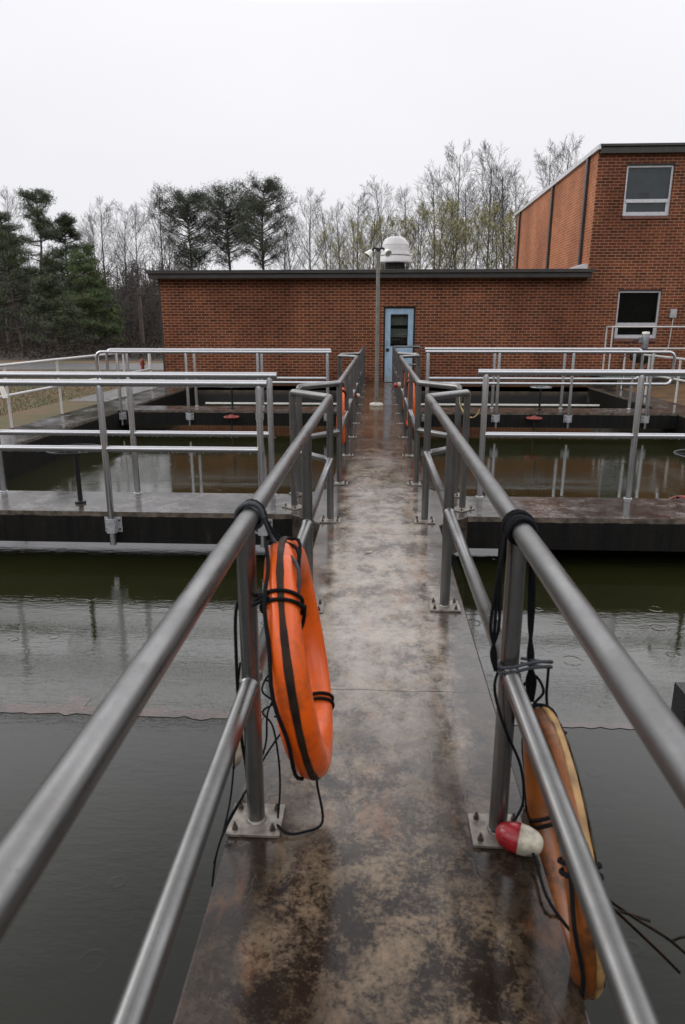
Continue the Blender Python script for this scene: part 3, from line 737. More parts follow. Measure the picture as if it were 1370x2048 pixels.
# ------------------------------------------------------------------ valves with handwheels
def wheel(b, c, R, r=.011, spokes=5, hub=.022):
    b.tube([(c[0] + R * math.cos(a), c[1] + R * math.sin(a), c[2]) for a in (2 * PI * k / 40 for k in range(40))], r, 8, True)
    for k in range(spokes):
        a = 2 * PI * k / spokes + .3; b.tube([(c[0], c[1], c[2] - .01), (c[0] + R * math.cos(a), c[1] + R * math.sin(a), c[2])], r * .7, 6)
    b.lathe([(hub, c[2] - .025), (hub, c[2] + .02)], (c[0], c[1], 0), 12)
def valve(x, y, zt, R, label, wm='wheelm', wr=.011):
    t = thing('valve_stand', label, 'valve', 'handwheel valve stands on the cross beams', (x, y, 0))
    b = MB(); b.lathe([(.05, .001), (.05, .02), (.022, .03), (.022, .06), (.019, zt)], (0, 0, 0), 14); b.build('stem', M['castiron'], t)
    b = MB(); wheel(b, (0, 0, zt + .01), R, wr); b.build('handwheel', M[wm], t)
    return t
valve(-2.76, 6.05, .50, .245, 'dark handwheel on a black stem on the nearer left cross beam', 'castiron', .008)
valve(-2.90, 13.62, .42, .20, 'grey handwheel on a black stem on the farther left cross beam')
valve(3.17, 13.62, .43, .20, 'grey handwheel on a black stem on the farther right cross beam')
valve(2.87, 6.05, .50, .245, 'black handwheel and stem cut by the right edge of the photo', 'castiron', .009)
def redvalve(x, y, z, label):
    t = thing('gate_valve', label, 'valve', 'red gate valves hung in front of the farther beams', (x, y, z))
    b = MB(); b.tube([(0, 0, .09), (0, 0, -.40)], .016, 10); b.build('stem', M['castiron'], t)
    b = MB(); wheel(b, (0, 0, 0), .135, .016, 4, .04); b.lathe([(.05, -.03), (.06, 0), (.03, .05)], (0, 0, 0), 12); b.build('handwheel', M['red'], t)
redvalve(-2.80, 13.02, -.10, 'rusty red valve wheel below the farther left beam')
redvalve(2.95, 13.02, -.085, 'rusty red valve wheel below the farther right beam')
t = thing('valve_key', 'red painted valve wheel lying on the nearer right beam at the photo edge', 'valve', None, (2.93, 6.60, -.03))
b = MB(); b.tube([(.08 * math.cos(a), .07 * math.sin(a), .02 * math.cos(a)) for a in (2 * PI * k / 30 for k in range(30))], .012, 8, True)
b.tube([(-.07, 0, -.02), (.07, 0, .02)], .008, 6); b.tube([(-.01, -.06, 0), (0.01, .06, 0)], .008, 6); b.build('handwheel', M['red'], t)
b = MB(); b.tube([(0, 0, -.5), (0, 0, .03)], .016, 8); b.build('stem', M['castiron'], t)

# ------------------------------------------------------------------ lifebuoys
def ring_frame(c, lean, yaw):
    Rm = Matrix.Rotation(yaw, 3, 'Z') @ Matrix.Rotation(lean, 3, 'Y'); c = Vector(c)
    return lambda A, B, R, r, extra=0.: c + Rm @ Vector(((r + extra) * math.sin(B), (R - r + (r + extra) * math.cos(B)) * math.cos(A), (R - r + (r + extra) * math.cos(B)) * math.sin(A)))
def lifebuoy(label, c, lean, yaw, R, r, mat, seam_mat, wraps, grab=True, n=72, group='lifebuoys tied to the railings'):
    c = Vector(c); P0 = ring_frame(c, lean, yaw); P = lambda A, B, e=0.: P0(A, B, R, r, e) - c
    t = thing('lifebuoy', label, 'lifebuoy', group, c)
    b = MB(); nb = 24; vs = []; fs = []
    for i in range(n):
        A = 2 * PI * i / n
        for k in range(nb):
            B = 2 * PI * k / nb; vs.append(P(A, B, .003 * math.sin(3 * A + 1) * math.cos(2 * B)))
    for i in range(n):
        for k in range(nb): fs.append((i * nb + k, ((i + 1) % n) * nb + k, ((i + 1) % n) * nb + (k + 1) % nb, i * nb + (k + 1) % nb))
    b.add(vs, fs); b.build('ring', mat, t)
    if seam_mat:
        b = MB(); vs = []; fs = []; bs = [-.22, -.17, 0, .17, .22] if seam_mat is M['seam'] else [-.34, -.24, 0, .24, .34]; ex = [-.001, .0035, .0045, .0035, -.001]; off = .12 if seam_mat is M['seam'] else .55
        for i in range(n):
            A = 2 * PI * i / n
            wv_ = 1 + .12 * math.sin(7 * A + 1.3 * math.sin(3 * A)) + .06 * math.sin(23 * A)
            for q, e in zip(bs, ex): vs.append(P(A, q * wv_ + off, e))
        m_ = len(bs)
        for i in range(n):
            for k in range(m_ - 1): fs.append((i * m_ + k, ((i + 1) % n) * m_ + k, ((i + 1) % n) * m_ + k + 1, i * m_ + k + 1))
        b.add(vs, fs); b.build('seam_band', seam_mat, t)
        if seam_mat is M['tan']:
            b = MB(); vs = [P(2 * PI * i / n, q, .0025 + .002 * math.sin(i * 2.1 + q * 9)) for i in range(n) for q in (1.0, 1.3, 1.6, 1.9)]
            b.add(vs, [(i * 4 + k, ((i + 1) % n) * 4 + k, ((i + 1) % n) * 4 + k + 1, i * 4 + k + 1) for i in range(n) for k in range(3)]); b.build('mossy_band', M['moss'], t)
    for j, A in enumerate(wraps):
        b = MB()
        for dA in (-.045, .03):
            b.tube([P(A + dA + .02 * math.sin(B), B, .006) for B in (2 * PI * k / 20 for k in range(20))], .0062, 8, True)
        b.build('rope_wrap', M['rope'], t)
    if grab:
        b = MB(); pts = []
        for A in np.linspace(wraps[0], wraps[0] + 2 * PI, 61)[:-1]:
            A = float(A); pts.append(P(A, -.62 + .12 * math.sin(4 * A), .012 + .006 * math.sin(9 * A)))
        b.tube(pts, .006, 8, True); b.build('grab_line', M['rope'], t)
    return t, (lambda A, B, e=0.: P0(A, B, R, r, e))
t, PL = lifebuoy('bright orange lifebuoy tied to the nearest left railing post', (-.236, 1.993, .582), -.155, .062, .380, .053, M['orange'], M['seam'], [math.radians(128), math.radians(300)])
t, PR = lifebuoy('grimy tan and orange lifebuoy hanging over the water outside the right railing', (.5465, 1.71, .143), -.134, -.03, .38, .041, M['orange_old'], M['tan'], [math.radians(150), math.radians(235), math.radians(330), math.radians(60)])
for (c, lab, wr) in (((-.445, 8.6, .50), 'small looking orange lifebuoy outside the left railing beyond the nearer beam', [2.]),
                     ((.475, 9.9, .52), 'orange lifebuoy outside the right railing beyond the nearer beam', [2.]),
                     ((.475, 11.6, .55), 'farthest orange lifebuoy outside the right railing', [2.])):
    lifebuoy(lab, c, 0, 0, .36, .05, M['orange'], None, wr, True, 48)
    
# ropes on the left post
rt = thing('mooring_rope', 'black rope coiled over the left rail and tangled down to the base plate', 'rope', 'black ropes tied to the railings', (LX, 2.03, 1.04))
RI = Vector((-LX, -2.03, -1.04))
def rope(pts, parent, inv, r=.0058, mat='rope', k=6, name='rope_strand'):
    b = MB(); b.tube(spline(pts, k), r, 8); o = b.build(name, M[mat], parent); o.location = inv; return o
def coil(x, y, z, turns, y1, R=.037, r=.0062):
    b = MB(); n = int(turns * 16); b.tube([(x + R * math.cos(2 * PI * k / 16), y + (y1 - y) * k / n + .006 * math.sin(k * .7), z + R * math.sin(2 * PI * k / 16)) for k in range(n + 1)], r, 8); return b
o = coil(LX, 2.02, 1.04, 3, 2.055).build('rope_coil', M['rope'], rt); o.location = RI
o = coil(LX, 1.985, 1.04, 2, 2.01, .042).build('rope_coil', M['rope_grey'], rt); o.location = RI
K = PL(math.radians(128), PI / 2, .012)
for i, (y, dx) in enumerate(((2.02, 0), (2.035, .008), (2.05, .016))):
    e = PL(math.radians(112 - 14 * i), PI / 2 - .5, .012); e2 = PL(math.radians(140 - 6 * i), PI / 2 + .9, -.02)
    rope([(LX + .03, y, 1.06), (LX + .045, y + .01, 1.0), (LX + .07 + dx, y + .01, .95), e, e2], rt, RI, .0058, 'rope' if i else 'rope_grey')
rope([PL(math.radians(130), PI / 2, .012), PL(math.radians(135), 2.4, .02), PL(math.radians(150), 3.0, .03), PL(math.radians(165), 2.6, .015)], rt, RI)
rope([PL(math.radians(128), -.4, .012), PL(math.radians(128), -1.2, .03), (LX + .03, 1.96, .80), (LX - .035, 1.93, .78), (LX - .04, 1.90, .60), (LX - .036, 1.9, .35), (LX - .03, 1.93, .2), (LX - .03, 1.95, .06)], rt, RI)
pb = PL(math.radians(262), 0, .01)
rope([pb, (pb.x - .01, pb.y - .01, pb.z - .05), (pb.x + .01, pb.y - .04, .02), (pb.x - .05, pb.y - .08, .010), (pb.x - .10, pb.y - .09, .012), (LX + .075, 1.88, .02)], rt, RI, .0042)
rope([(LX + .03, 2.02, .47), (LX + .075, 2.03, .44), (LX + .06, 2.02, .39), (LX + .02, 1.99, .37), (LX + .055, 1.97, .33), (LX + .075, 1.95, .22), (LX + .08, 1.93, .12), (LX + .075, 1.9, .03)], rt, RI, .0034)
rope([(LX + .055, 1.98, .42), (LX + .02, 1.99, .45), (LX + .045, 2.0, .50), (LX + .075, 1.99, .46), (LX + .04, 1.97, .38), (LX + .03, 1.96, .26), (LX - .02, 1.92, .14), (LX - .08, 1.86, .05), (LX - .11, 1.80, -.03), (LX - .12, 1.76, -.12)], rt, RI, .0034)
rope([(LX + .06, 1.98, .36), (LX + .10, 2.0, .33), (LX + .03, 1.97, .22), (LX - .04, 1.92, .10), (LX - .095, 1.83, .015), (LX - .115, 1.78, -.05)], rt, RI, .0034)
rope([(LX - .035, 1.93, .58), (LX - .05, 1.95, .48), (LX - .06, 1.92, .3), (LX - .075, 1.88, .12), (LX - .10, 1.84, .0)], rt, RI, .0032)
# ropes on the right post
r2 = thing('mooring_rope', 'black rope wound round the right rail and post, falling in strands', 'rope', 'black ropes tied to the railings', (RX, 1.87, 1.045)); R2 = Vector((-RX, -1.87, -1.045))
o = coil(RX, 1.85, 1.045, 4, 1.90, .038, .0065).build('rope_coil', M['rope'], r2); o.location = R2
o = coil(RX, 1.90, 1.045, 2, 1.93, .043).build('rope_coil', M['rope'], r2); o.location = R2
for i in range(3):
    rope([(RX - .04, 1.88 + .01 * i, 1.03), (RX - .05 - .004 * i, 1.87, .9), (RX - .045 - .012 * i, 1.87, .75), (RX - .06 + .006 * i, 1.88, .66), (RX - .045, 1.88, .60)], r2, R2, .0048)
tops = [(RX + .04, 1.90, 1.02), (RX + .045, 1.89, 1.02), (RX + .04, 1.91, 1.02), (RX + .035, 1.9, 1.0)]
for i, p in enumerate(tops):
    o_ = .009 * (i - 1.5)
    rope([p, (RX + .055 + o_ * .5, 1.93, .86), (RX + .063 + o_ * .3, 1.935, .72), (RX + .070 - o_ * .5, 1.93, .62), (RX + .078 + o_ * .9, 1.94, .54), (RX + .085 + o_ * .4, 1.95, .46)], r2, R2, .0058 if i % 2 else .0046)
for z in (.605, .622):
    rope([(RX - .03, 1.90, z - .005), (RX - .035, 1.86, z), (RX, 1.855, z + .004), (RX + .06, 1.875, z + .01), (RX + .115, 1.89, z + .008), (RX + .125, 1.905, z - .002), (RX + .10, 1.92, z - .008), (RX + .04, 1.935, z - .006)], r2, R2, .0052, 'rope_grey')
rope([(RX - .035, 1.88, .61), (RX - .045, 1.87, .54), (RX - .01, 1.86, .42), (RX + .05, 1.87, .28), (RX + .07, 1.88, .15), (RX + .05, 1.87, .09), (RX + .03, 1.85, .085)], r2, R2, .0045)
rope([(RX + .115, 1.89, .61), (RX + .12, 1.90, .5), (RX + .14, 1.91, .42), (RX + .16, 1.93, .36)], r2, R2, .0045)
rope([(RX + .05, 1.93, .52), (RX + .09, 1.95, .55), (RX + .12, 1.94, .50), (RX + .09, 1.93, .45), (RX + .14, 1.9, .41), (RX + .19, 1.9, .38)], r2, R2, .0045)
rope([PR(math.radians(235), 1.0, .012), PR(math.radians(236), 1.9, .02), (RX + .10, 1.60, .02), (RX + .09, 1.75, .03), (RX + .07, 1.84, .07)], r2, R2, .005)
# floats
def floatb(label, c, ax, L_, R_, halves=True, mats=('redfloat', 'whitefloat')):
    t = thing('rope_float', label, 'float', 'small floats on the lifebuoy ropes', c); ax = Vector(ax).normalized()
    prof = [(R_ * math.sqrt(max(0.0, 1 - u * u)) ** .8 + .0008, u * L_) for u in [math.sin(-PI / 2 + PI * k / 20) for k in range(21)]]
    b = MB(); b.lathe(prof[:11], (0, 0, 0), 28, ax); b.build('red_half' if mats[0] == 'redfloat' else 'pale_half', M[mats[0]], t)
    b = MB(); b.lathe(prof[10:], ax * .0004, 28, ax); b.build('white_half', M[mats[1]], t)
    b = MB(); b.tube([ax * -(L_ + .012), ax * -(L_ - .004)], .006, 8); b.build('rope_end', M['rope_grey'], t)
floatb('red and white float lying beside the right base plate', (.463, 1.825, .048), (.95, -.33, -.05), .074, .046)
floatb('dirty yellowish float hanging outside the left rail post', (-.50, 2.15, .10), (.15, 0, 1), .055, .028, True, ('whitefloat', 'whitefloat'))
floatb('small red float on the left railing beyond the nearer beam', (-.335, 11.2, .50), (1, 0, 0), .05, .035)
floatb('red and white float hanging on the right railing near the lamp post', (.345, 12.0, .60), (-1, 0, 0), .07, .05, True, ('whitefloat', 'redfloat'))
# chain between the right end posts
t = thing('safety_chain', 'yellowish safety chain hanging from the right railing end post', 'chain', None, (.765, 6.50, .9))
b = MB(); cp = spline([(0.0, 0, 0.06), (.01, -.02, -.02), (.05, -.1, -.09), (.10, -.2, -.11), (.13, -.3, -.07), (.14, -.36, -.02)], 6)
for i, (p, q) in enumerate(zip(cp[:-1], cp[1:])):
    d = (q - p).normalized(); s_ = d.cross(Vector((0, 0, 1))).normalized(); s2 = d.cross(s_) if i % 2 else s_
    mid = (p + q) / 2; b.tube([mid + d * .010 * math.cos(a) + s2 * .005 * math.sin(a) for a in (2 * PI * k / 10 for k in range(10))], .0018, 6, True)
b.build('links', M['chain'], t)

# ------------------------------------------------------------------ right hand platform with actuator
t = thing('platform', 'raised concrete platform with teal edge against the brick wall on the right', 'platform', None, (6.0, 18.9, 0))
b = MB(); b.box((.37, -.1, -.1), (9, 1.19, .24)); b.build('plinth', M['backwall'], t, False)
b = MB(); b.box((.05, -.14, .243), (9, 1.18, .36)); b.build('edge_slab', M['teal'], t, False, .01)
b = MB(); b.add([(6.36, 6, GZ + .02), (9.5, 6, .25), (9.5, 18.7, .25), (6.36, 18.7, GZ + .06)], [(0, 1, 2, 3)]); struct(b.build('dirt_slope', M['brown_dirt'], smooth=False))
yard_rail('white platform railing in front of the lower window', [(5.98 + .14, 19.3), (6.13, 18.85), (8.4, 18.85), (10.0, 18.85)], 1.19, .64, .37, .022, 'white_pipe', name='platform_railing')
t = thing('valve_actuator', 'grey electric valve actuator column with white cap and looping cables', 'actuator', None, (6.31, 17.0, 0))
b = MB(); b.tube([(0, 0, .0), (0, 0, .75)], .045, 14); b.build('column', M['lamp_post'], t)
b = MB(); b.lathe([(.06, .70), (.15, .74), (.17, .80), (.17, .98), (.13, 1.03), (.07, 1.06)], (0, 0, 0), 20); b.lathe([(.05, 0), (.09, .02), (.09, .14), (.05, .16)], (-.15, 0, .88), 16, (-1, 0, 0)); b.build('gear_housing', M['castiron'], t)
b = MB(); b.lathe([(.075, 1.05), (.08, 1.09), (.08, 1.38), (.07, 1.40)], (0, 0, 0), 20); b.box((-.15, -.05, 1.20), (-.06, .05, 1.32)); b.build('motor', M['wheelm'], t)
b = MB(); b.lathe([(.085, 1.40), (.088, 1.42), (.08, 1.45), (.001, 1.458)], (0, 0, 0), 20); b.build('cap', M['lamp_white'], t)
b = MB(); b.tube(spline([(-.15, 0, 1.26), (-.28, 0, 1.24), (-.38, 0, 1.12), (-.40, 0, .98)]), .012, 8); b.tube(spline([(-.25, 0, .90), (-.36, 0, .95), (-.47, 0, .85), (-.50, 0, .65), (-.44, 0, .4), (-.4, 0, .1)]), .012, 8); b.build('cables', M['castiron'], t)
b = MB(); wheel(b, (0, 0, 0), .12, .01); o = b.build('handwheel', M['wheelm'], t); o.rotation_euler = (0, PI / 2, 0); o.location = (.24, 0, .88)

# ------------------------------------------------------------------ things in the yard
t = thing('fire_hydrant', 'small red hydrant standing by the road left of the building', 'hydrant', None, (on_y(283, 700, 25.4).x, 25.4, GZ))
b = MB(); b.lathe([(.11, 0), (.11, .04), (.075, .06), (.075, .42), (.10, .44), (.10, .48), (.08, .56), (.03, .60), (.02, .64)], (0, 0, 0), 16); b.build('body', M['red'], t)
for s_ in (-1, 1):
    b = MB(); b.lathe([(.04, .06), (.045, .12), (.03, .13)], (0, 0, .36), 10, (s_, 0, 0)); b.build('outlet_cap', M['red'], t)
t.scale = (.8, .8, .8)
t = thing('marker_post', 'thin white marker post by the road next to the building corner', 'post', None, (on_y(309, 700, 27).x, 26.3, GZ))
b = MB(); b.box((-.04, -.03, 0), (.04, .03, .75)); b.add([(-.04, -.03, .75), (.04, -.03, .75), (.04, .03, .75), (-.04, .03, .75), (0, 0, .80)], [(0, 1, 4), (1, 2, 4), (2, 3, 4), (3, 0, 4)]); b.build('stake', M['lamp_white'], t, False)
t = thing('notice_board', 'tilted white notice board fixed to the far left railing', 'sign', None, (-5.79, 10.3, .55))
b = MB(); b.add([(-.03, 0, .22), (.05, 0, .22), (.13, -.02, -.02), (.05, -.02, -.03), (-.03, .012, .22), (.05, .012, .22), (.13, -.008, -.02), (.05, -.008, -.03)], [(0, 3, 2, 1), (4, 5, 6, 7), (0, 1, 5, 4), (1, 2, 6, 5), (2, 3, 7, 6), (3, 0, 4, 7)]); b.build('board', M['lamp_white'], t, False)
b = MB(); b.tube([(.04, .02, -.03), (.04, .03, .25)], .008, 6); b.build('clamp', M['bolt'], t)
pole_x = on_y(283, 650, 44).x
t = thing('utility_pole', 'wooden utility pole among the trees left of the building', 'utility pole', None, (pole_x, 44, GZ))
b = MB(); b.tube([(0, 0, 0), (0, 0, 3.9)], [.14, .11], 10); b.build('pole', M['pinebark'], t)
b = MB(); b.box((-.5, -.17, 3.5), (.5, -.11, 3.62)); b.build('crossarm', M['pinebark'], t, False)
for (a, b_, z0, z1, lb) in (((-30, 30), (pole_x, 44), 7.4, 3.75, 'upper thin black utility wire crossing in front of the pines on the left'), ((-30, 28), (pole_x, 44), 6.1, 3.6, 'lower thin black utility wire crossing in front of the pines on the left')):
    b = MB(); pts = [(a[0] + (b_[0] - a[0]) * u, a[1] + (b_[1] - a[1]) * u, z0 + (z1 - z0) * u - 1.2 * u * (1 - u)) for u in (k / 16 for k in range(17))]
    b.tube(pts, .009, 5); tag(b.build('utility_wire', M['castiron']), lb, 'wire')
# leaves and twig
def leaf(x, y, z, s_, a, lab):
    b = MB(); n = 7; vs = []
    for k in range(n):
        u = k / (n - 1) - .5; wd = .42 * math.cos(u * PI) * s_
        for q in (-1, 0, 1): vs.append((u * s_ * 1.4, q * wd * .6, .004 + .25 * s_ * abs(u) ** 1.5 * (1 if q else .4)))
    b.add(vs, [(i * 3 + j, i * 3 + 3 + j, i * 3 + 4 + j, i * 3 + 1 + j) for i in range(n - 1) for j in range(2)])
    o = b.build('dead_leaf', M['tanleaf']); o.location = (x, y, z); o.rotation_euler = (0, 0, a); tag(o, lab, 'leaf')
M['tanleaf'] = simple('dead_leaf', (.30, .25, .13), .4, 0, .3, 60)
leaf(-.05, 4.74, .001, .05, .3, 'small yellowish dead leaf lying in the middle of the walkway')
leaf(.0, 5.25, .001, .03, 1.3, 'tiny dead leaf on the walkway just beyond the yellowish one')
b = MB(); z = WZ + .004
for pts, r in (([(.80, 2.30), (.86, 2.14), (.95, 2.03), (1.04, 1.94), (1.12, 1.80)], .0028), ([(.88, 2.08), (.98, 1.90), (1.02, 1.82)], .0035), ([(.84, 2.07), (.90, 2.06), (1.0, 2.02)], .0025), ([(1.04, 1.94), (1.10, 1.96), (1.16, 1.92)], .0025)):
    b.tube(spline([(x, y, z) for x, y in pts], 4), r, 6)
tag(b.build('floating_twig', M['seam']), 'thin dark twig floating on the water right of the walkway', 'twig')

# ------------------------------------------------------------------ trees
def seg(b, p, q, r0, r1, n=3):
    d = (q - p)
    if d.length < 1e-6: return
    d.normalize(); ref = Vector((0, 0, 1)) if abs(d.z) < .9 else Vector((1, 0, 0)); u = d.cross(ref).normalized(); v = d.cross(u)
    i0 = len(b.v)
    for c, r in ((p, r0), (q, r1)):
        for k in range(n):
            a = 2 * PI * k / n; b.v.append(tuple(c + (u * math.cos(a) + v * math.sin(a)) * r))
    for k in range(n): b.f.append((i0 + k, i0 + (k + 1) % n, i0 + n + (k + 1) % n, i0 + n + k)); b.m.append(0)
def rvec(g): return Vector((g.gauss(0, 1), g.gauss(0, 1), g.gauss(0, 1))).normalized()
def branch(g, bt, bc, p, d, L_, r, lvl, maxl, nch, up, leaf=None):
    n = 5 if lvl == 0 else (4 if lvl == 1 else 2); pts = [p]; dd = d.copy()
    for i in range(n):
        dd = (dd + rvec(g) * (.05 if lvl == 0 else .10) + Vector((0, 0, up * (.12 if lvl == 1 else .04 if lvl else .03)))).normalized()
        pts.append(pts[-1] + dd * (L_ / n))
    tgt = bt if lvl <= 1 else bc
    for i in range(n):
        a, c = r * (1 - .85 * i / n), r * (1 - .85 * (i + 1) / n)
        seg(tgt, pts[i], pts[i + 1], max(a, .0065), max(c, .005), 7 if lvl == 0 else 3)
    if lvl >= maxl:
        if leaf: leaf(pts[-1]); leaf(pts[1])
        return
    k = nch[lvl]
    for j in range(k):
        f = (.34 + .65 * (j + g.random()) / k) if lvl == 0 else (.2 + .8 * (j + g.random()) / k)
        x = f * n; i = min(int(x), n - 1); q = pts[i].lerp(pts[i + 1], x - i)
        side = rvec(g); dl = (pts[i + 1] - pts[i]).normalized(); side = (side - dl * side.dot(dl)).normalized()
        ang = g.uniform(.45, .90) if lvl == 0 else g.uniform(.40, .85)
        nd = (dl * math.cos(ang) + side * math.sin(ang)).normalized()
        ll = L_ * g.uniform(.8, 1.15) * (.40 * max(0, 1.02 - f) ** .6 + .04) * (.75 if f < .4 else 1) if lvl == 0 else L_ * (g.uniform(.30, .50) if lvl == 1 else g.uniform(.45, .75)) * (1.2 - .6 * f)
        branch(g, bt, bc, q, nd, ll, max(.009, r * (1 - .8 * f) * (.5 if lvl == 0 else .55)), lvl + 1, maxl, nch, up, leaf)
def bare_mesh(seed, h, leafmat=None, nch=(20, 8, 6)):
    g = random.Random(seed); bt, bc, bl = MB(), MB(), MB()
    def leaf(p):
        for _ in range(2):
            q = p + rvec(g) * .12; u = rvec(g) * .05; v = rvec(g) * .05; bl.add([q, q + u, q + u + v, q + v], [(0, 1, 2, 3)])
    branch(g, bt, bc, Vector((0, 0, 0)), Vector((g.uniform(-.03, .03), g.uniform(-.03, .03), 1)).normalized(), h, h * .0095, 0, 3, nch, 1.0, leaf if leafmat else None)
    return bt, bc, bl
def needles(b, g, c, R, n, L_=.16, w=.012, fz=.30):
    for _ in range(n):
        p = c + Vector((g.gauss(0, .5) * R, g.gauss(0, .5) * R, g.gauss(0, fz) * R)); d = (rvec(g) + Vector((0, 0, .35))).normalized(); s_ = d.cross(rvec(g)).normalized() * w
        b.add([p - s_, p + s_, p + d * L_], [(0, 1, 2)])
def pine_mesh(seed, h, z0, width, nl, per, L_, w, droop=0.):
    g = random.Random(seed); bt, bc = MB(), MB()
    pts = [Vector((0, 0, 0))]
    for i in range(6): pts.append(pts[-1] + Vector((g.uniform(-.02, .02) * h, g.uniform(-.02, .02) * h, h / 6)))
    for i in range(6): seg(bt, pts[i], pts[i + 1], h * .015 * (1 - .14 * i), h * .015 * (1 - .14 * (i + 1)), 8)
    for j in range(nl):
        f = (g.random() if z0 > h * .35 else g.random() ** .8); z = z0 + (h - z0) * f; x = z / h * 6; i = min(int(x), 5); q = pts[i].lerp(pts[i + 1], x - i)
        prof = max(.05, 1 - (abs(f - .48) / .56) ** 2.4) ** .6 if z0 > h * .35 else (1 - f * .80) ** .8
        ln = width * .5 * prof * g.uniform(.55, 1.1); a = g.uniform(0, 2 * PI)
        e = q + Vector((math.cos(a) * ln, math.sin(a) * ln, ln * (g.uniform(.05, .45) + (.25 if z0 > h * .35 else 0) - droop)))
        m_ = q.lerp(e, .5) + Vector((0, 0, -.06 * ln)); seg(bt, q, m_, .045, .03); seg(bt, m_, e, .03, .012)
        sd = Vector((-math.sin(a), math.cos(a), 0))
        if z0 > h * .35:
            for u in (1.0, .72, .5):
                if g.random() < (.95 if u > .6 else .45):
                    c = q.lerp(e, u) + rvec(g) * .2; seg(bt, q.lerp(e, u * .8), c, .018, .008)
                    needles(bc, g, c, g.uniform(.32, .60), int(per * g.uniform(.7, 1.4)), L_, w, .40)
            continue
        for u in (1.02, .92, .80, .68, .55, .42):
            for sg in (-1, 0, 1):
                if g.random() < (.8 if u > .6 else .5):
                    c = q.lerp(e, u) + sd * (sg * ln * .20 * g.uniform(.6, 1.3)) + Vector((0, 0, g.uniform(-.04, .14)))
                    seg(bt, q.lerp(e, u * .85), c, .014, .006)
                    needles(bc, g, c, g.uniform(.20, .36) * (width / 4.5) ** .5, int(per * .34 * g.uniform(.6, 1.3)), L_, w)
    return bt, bc
def leafm(name, c1, c2, tr=.25):
    m = NM(name); c = m.ramp(m.noise(1.1, 4), [(.35, c1), (.65, c2)])
    return m.done(c, .65)
M['needle'] = leafm('pine_needles', (.030, .042, .020), (.075, .095, .040))
M['needle_far'] = leafm('dark_pine_needles', (.022, .030, .017), (.065, .080, .040))
M['needle_light'] = leafm('fresh_pine_needles', (.045, .072, .022), (.10, .135, .045))
M['bud'] = leafm('yellow_green_buds', (.24, .23, .07), (.36, .34, .12))
def make_tree(name, parts, label, cat, group, loc, s_=1, rz=0):
    """parts: [(part name, mesh)]"""
    t = thing(name, label, cat, group, loc); t.scale = (s_, s_, s_); t.rotation_euler = (0, 0, rz)
    for pn, me in parts:
        o = bpy.data.objects.new(pn, me); COL.objects.link(o); o.parent = t
    return t
def mesh_of(b, mat, name):
    me = bpy.data.meshes.new(name); me.from_pydata(b.v, [], b.f); me.materials.append(mat); me.update(); return me
BARE = []
for k in range(6):
    bt, bc, _ = bare_mesh(100 + k, 14, None, (20, 10, 6)); BARE.append((('trunk', mesh_of(bt, M['bark'], 'bare_trunk')), ('crown', mesh_of(bc, M['bark'], 'bare_crown'))))
BUD = []
for k in range(3):
    bt, bc, bl = bare_mesh(200 + k, 10, True, (18, 9, 5)); BUD.append((('trunk', mesh_of(bt, M['bark'], 'bud_trunk')), ('crown', mesh_of(bc, M['bark'], 'bud_crown')), ('leaves', mesh_of(bl, M['bud'], 'bud_leaves'))))
def top_h(py, y): return on_y(685, py, y).z
G1 = 'bare winter trees behind the building'
bare_list = [
 (212, 415, 50, 'bare tree just right of the big left pines'), (240, 425, 56, 'bare tree between the left pines and the building corner'), (268, 432, 49, 'slender bare tree above the utility pole left of the building corner'),
 (312, 400, 60, 'bare tree rising behind the left end of the low roof'), (333, 445, 66, 'short bare tree squeezed against the leftmost roof pine'), (590, 445, 62, 'bare tree just right of the three roof pines'), (626, 402, 64, 'tallest bare tree between the pines and the roof vent'),
 (655, 440, 70, 'thin bare tree in the gap left of the lamp post'), (683, 428, 66, 'bare tree immediately left of the lamp post'), (715, 412, 72, 'bare tree behind the left floodlight'),
 (775, 388, 66, 'bare tree directly behind the white roof vent'), (820, 402, 62, 'bare tree just right of the white roof vent'), (905, 322, 60, 'tall wide bare tree, highest between vent and brick block'), (868, 365, 66, 'bare tree left of the highest one'),
 (935, 385, 70, 'bare tree right behind the highest one'), (975, 332, 64, 'tall bare tree second highest above the low roof'), (1015, 350, 66, 'bare tree next to the brick block'), (1045, 372, 70, 'bare tree half hidden by the brick block'),
 (1085, 328, 66, 'bare tree peeping over the sloping edge of the brick block'), (1128, 322, 72, 'bare tree top farthest right above the brick block edge'), (15, 400, 62, 'bare tree at the left edge behind the big pines'), (180, 452, 60, 'faint bare tree behind the right flank of the left pines'),
 (560, 450, 72, 'faint bare tree seen between pine trunk and open sky'), (745, 440, 76, 'small bare tree behind the lamp head'), (845, 430, 76, 'faint bare tree right of the vent, behind the others'), (1000, 400, 76, 'faint bare tree among the budding trees near the brick block')]
for i, (px, py, y, lab) in enumerate(bare_list):
    g = random.Random(i); h = top_h(py, y) - GZ
    make_tree('bare_tree', BARE[i % 6], lab, 'tree', G1, (on_y(px, 500, y).x, y, GZ), h / 13.6, g.uniform(0, 6))
bud_list = [(700, 468, 'budding yellow green tree left of the lamp head'), (735, 455, 'budding tree between lamp head and pines'), (838, 440, 'budding yellow green tree just right of the roof vent'), (875, 430, 'budding tree below the highest bare tree'), (915, 425, 'budding tree right of the highest bare tree'),
 (955, 445, 'low budding tree midway between vent and brick block'), (992, 435, 'budding tree near the brick block'), (1022, 450, 'budding tree touching the brick block'), (660, 478, 'faint budding tree left of the others'), (800, 460, 'budding tree hidden behind the roof vent'), (895, 462, 'low budding tree in front of the thicket'), (1050, 440, 'budding tree half behind the brick block')]
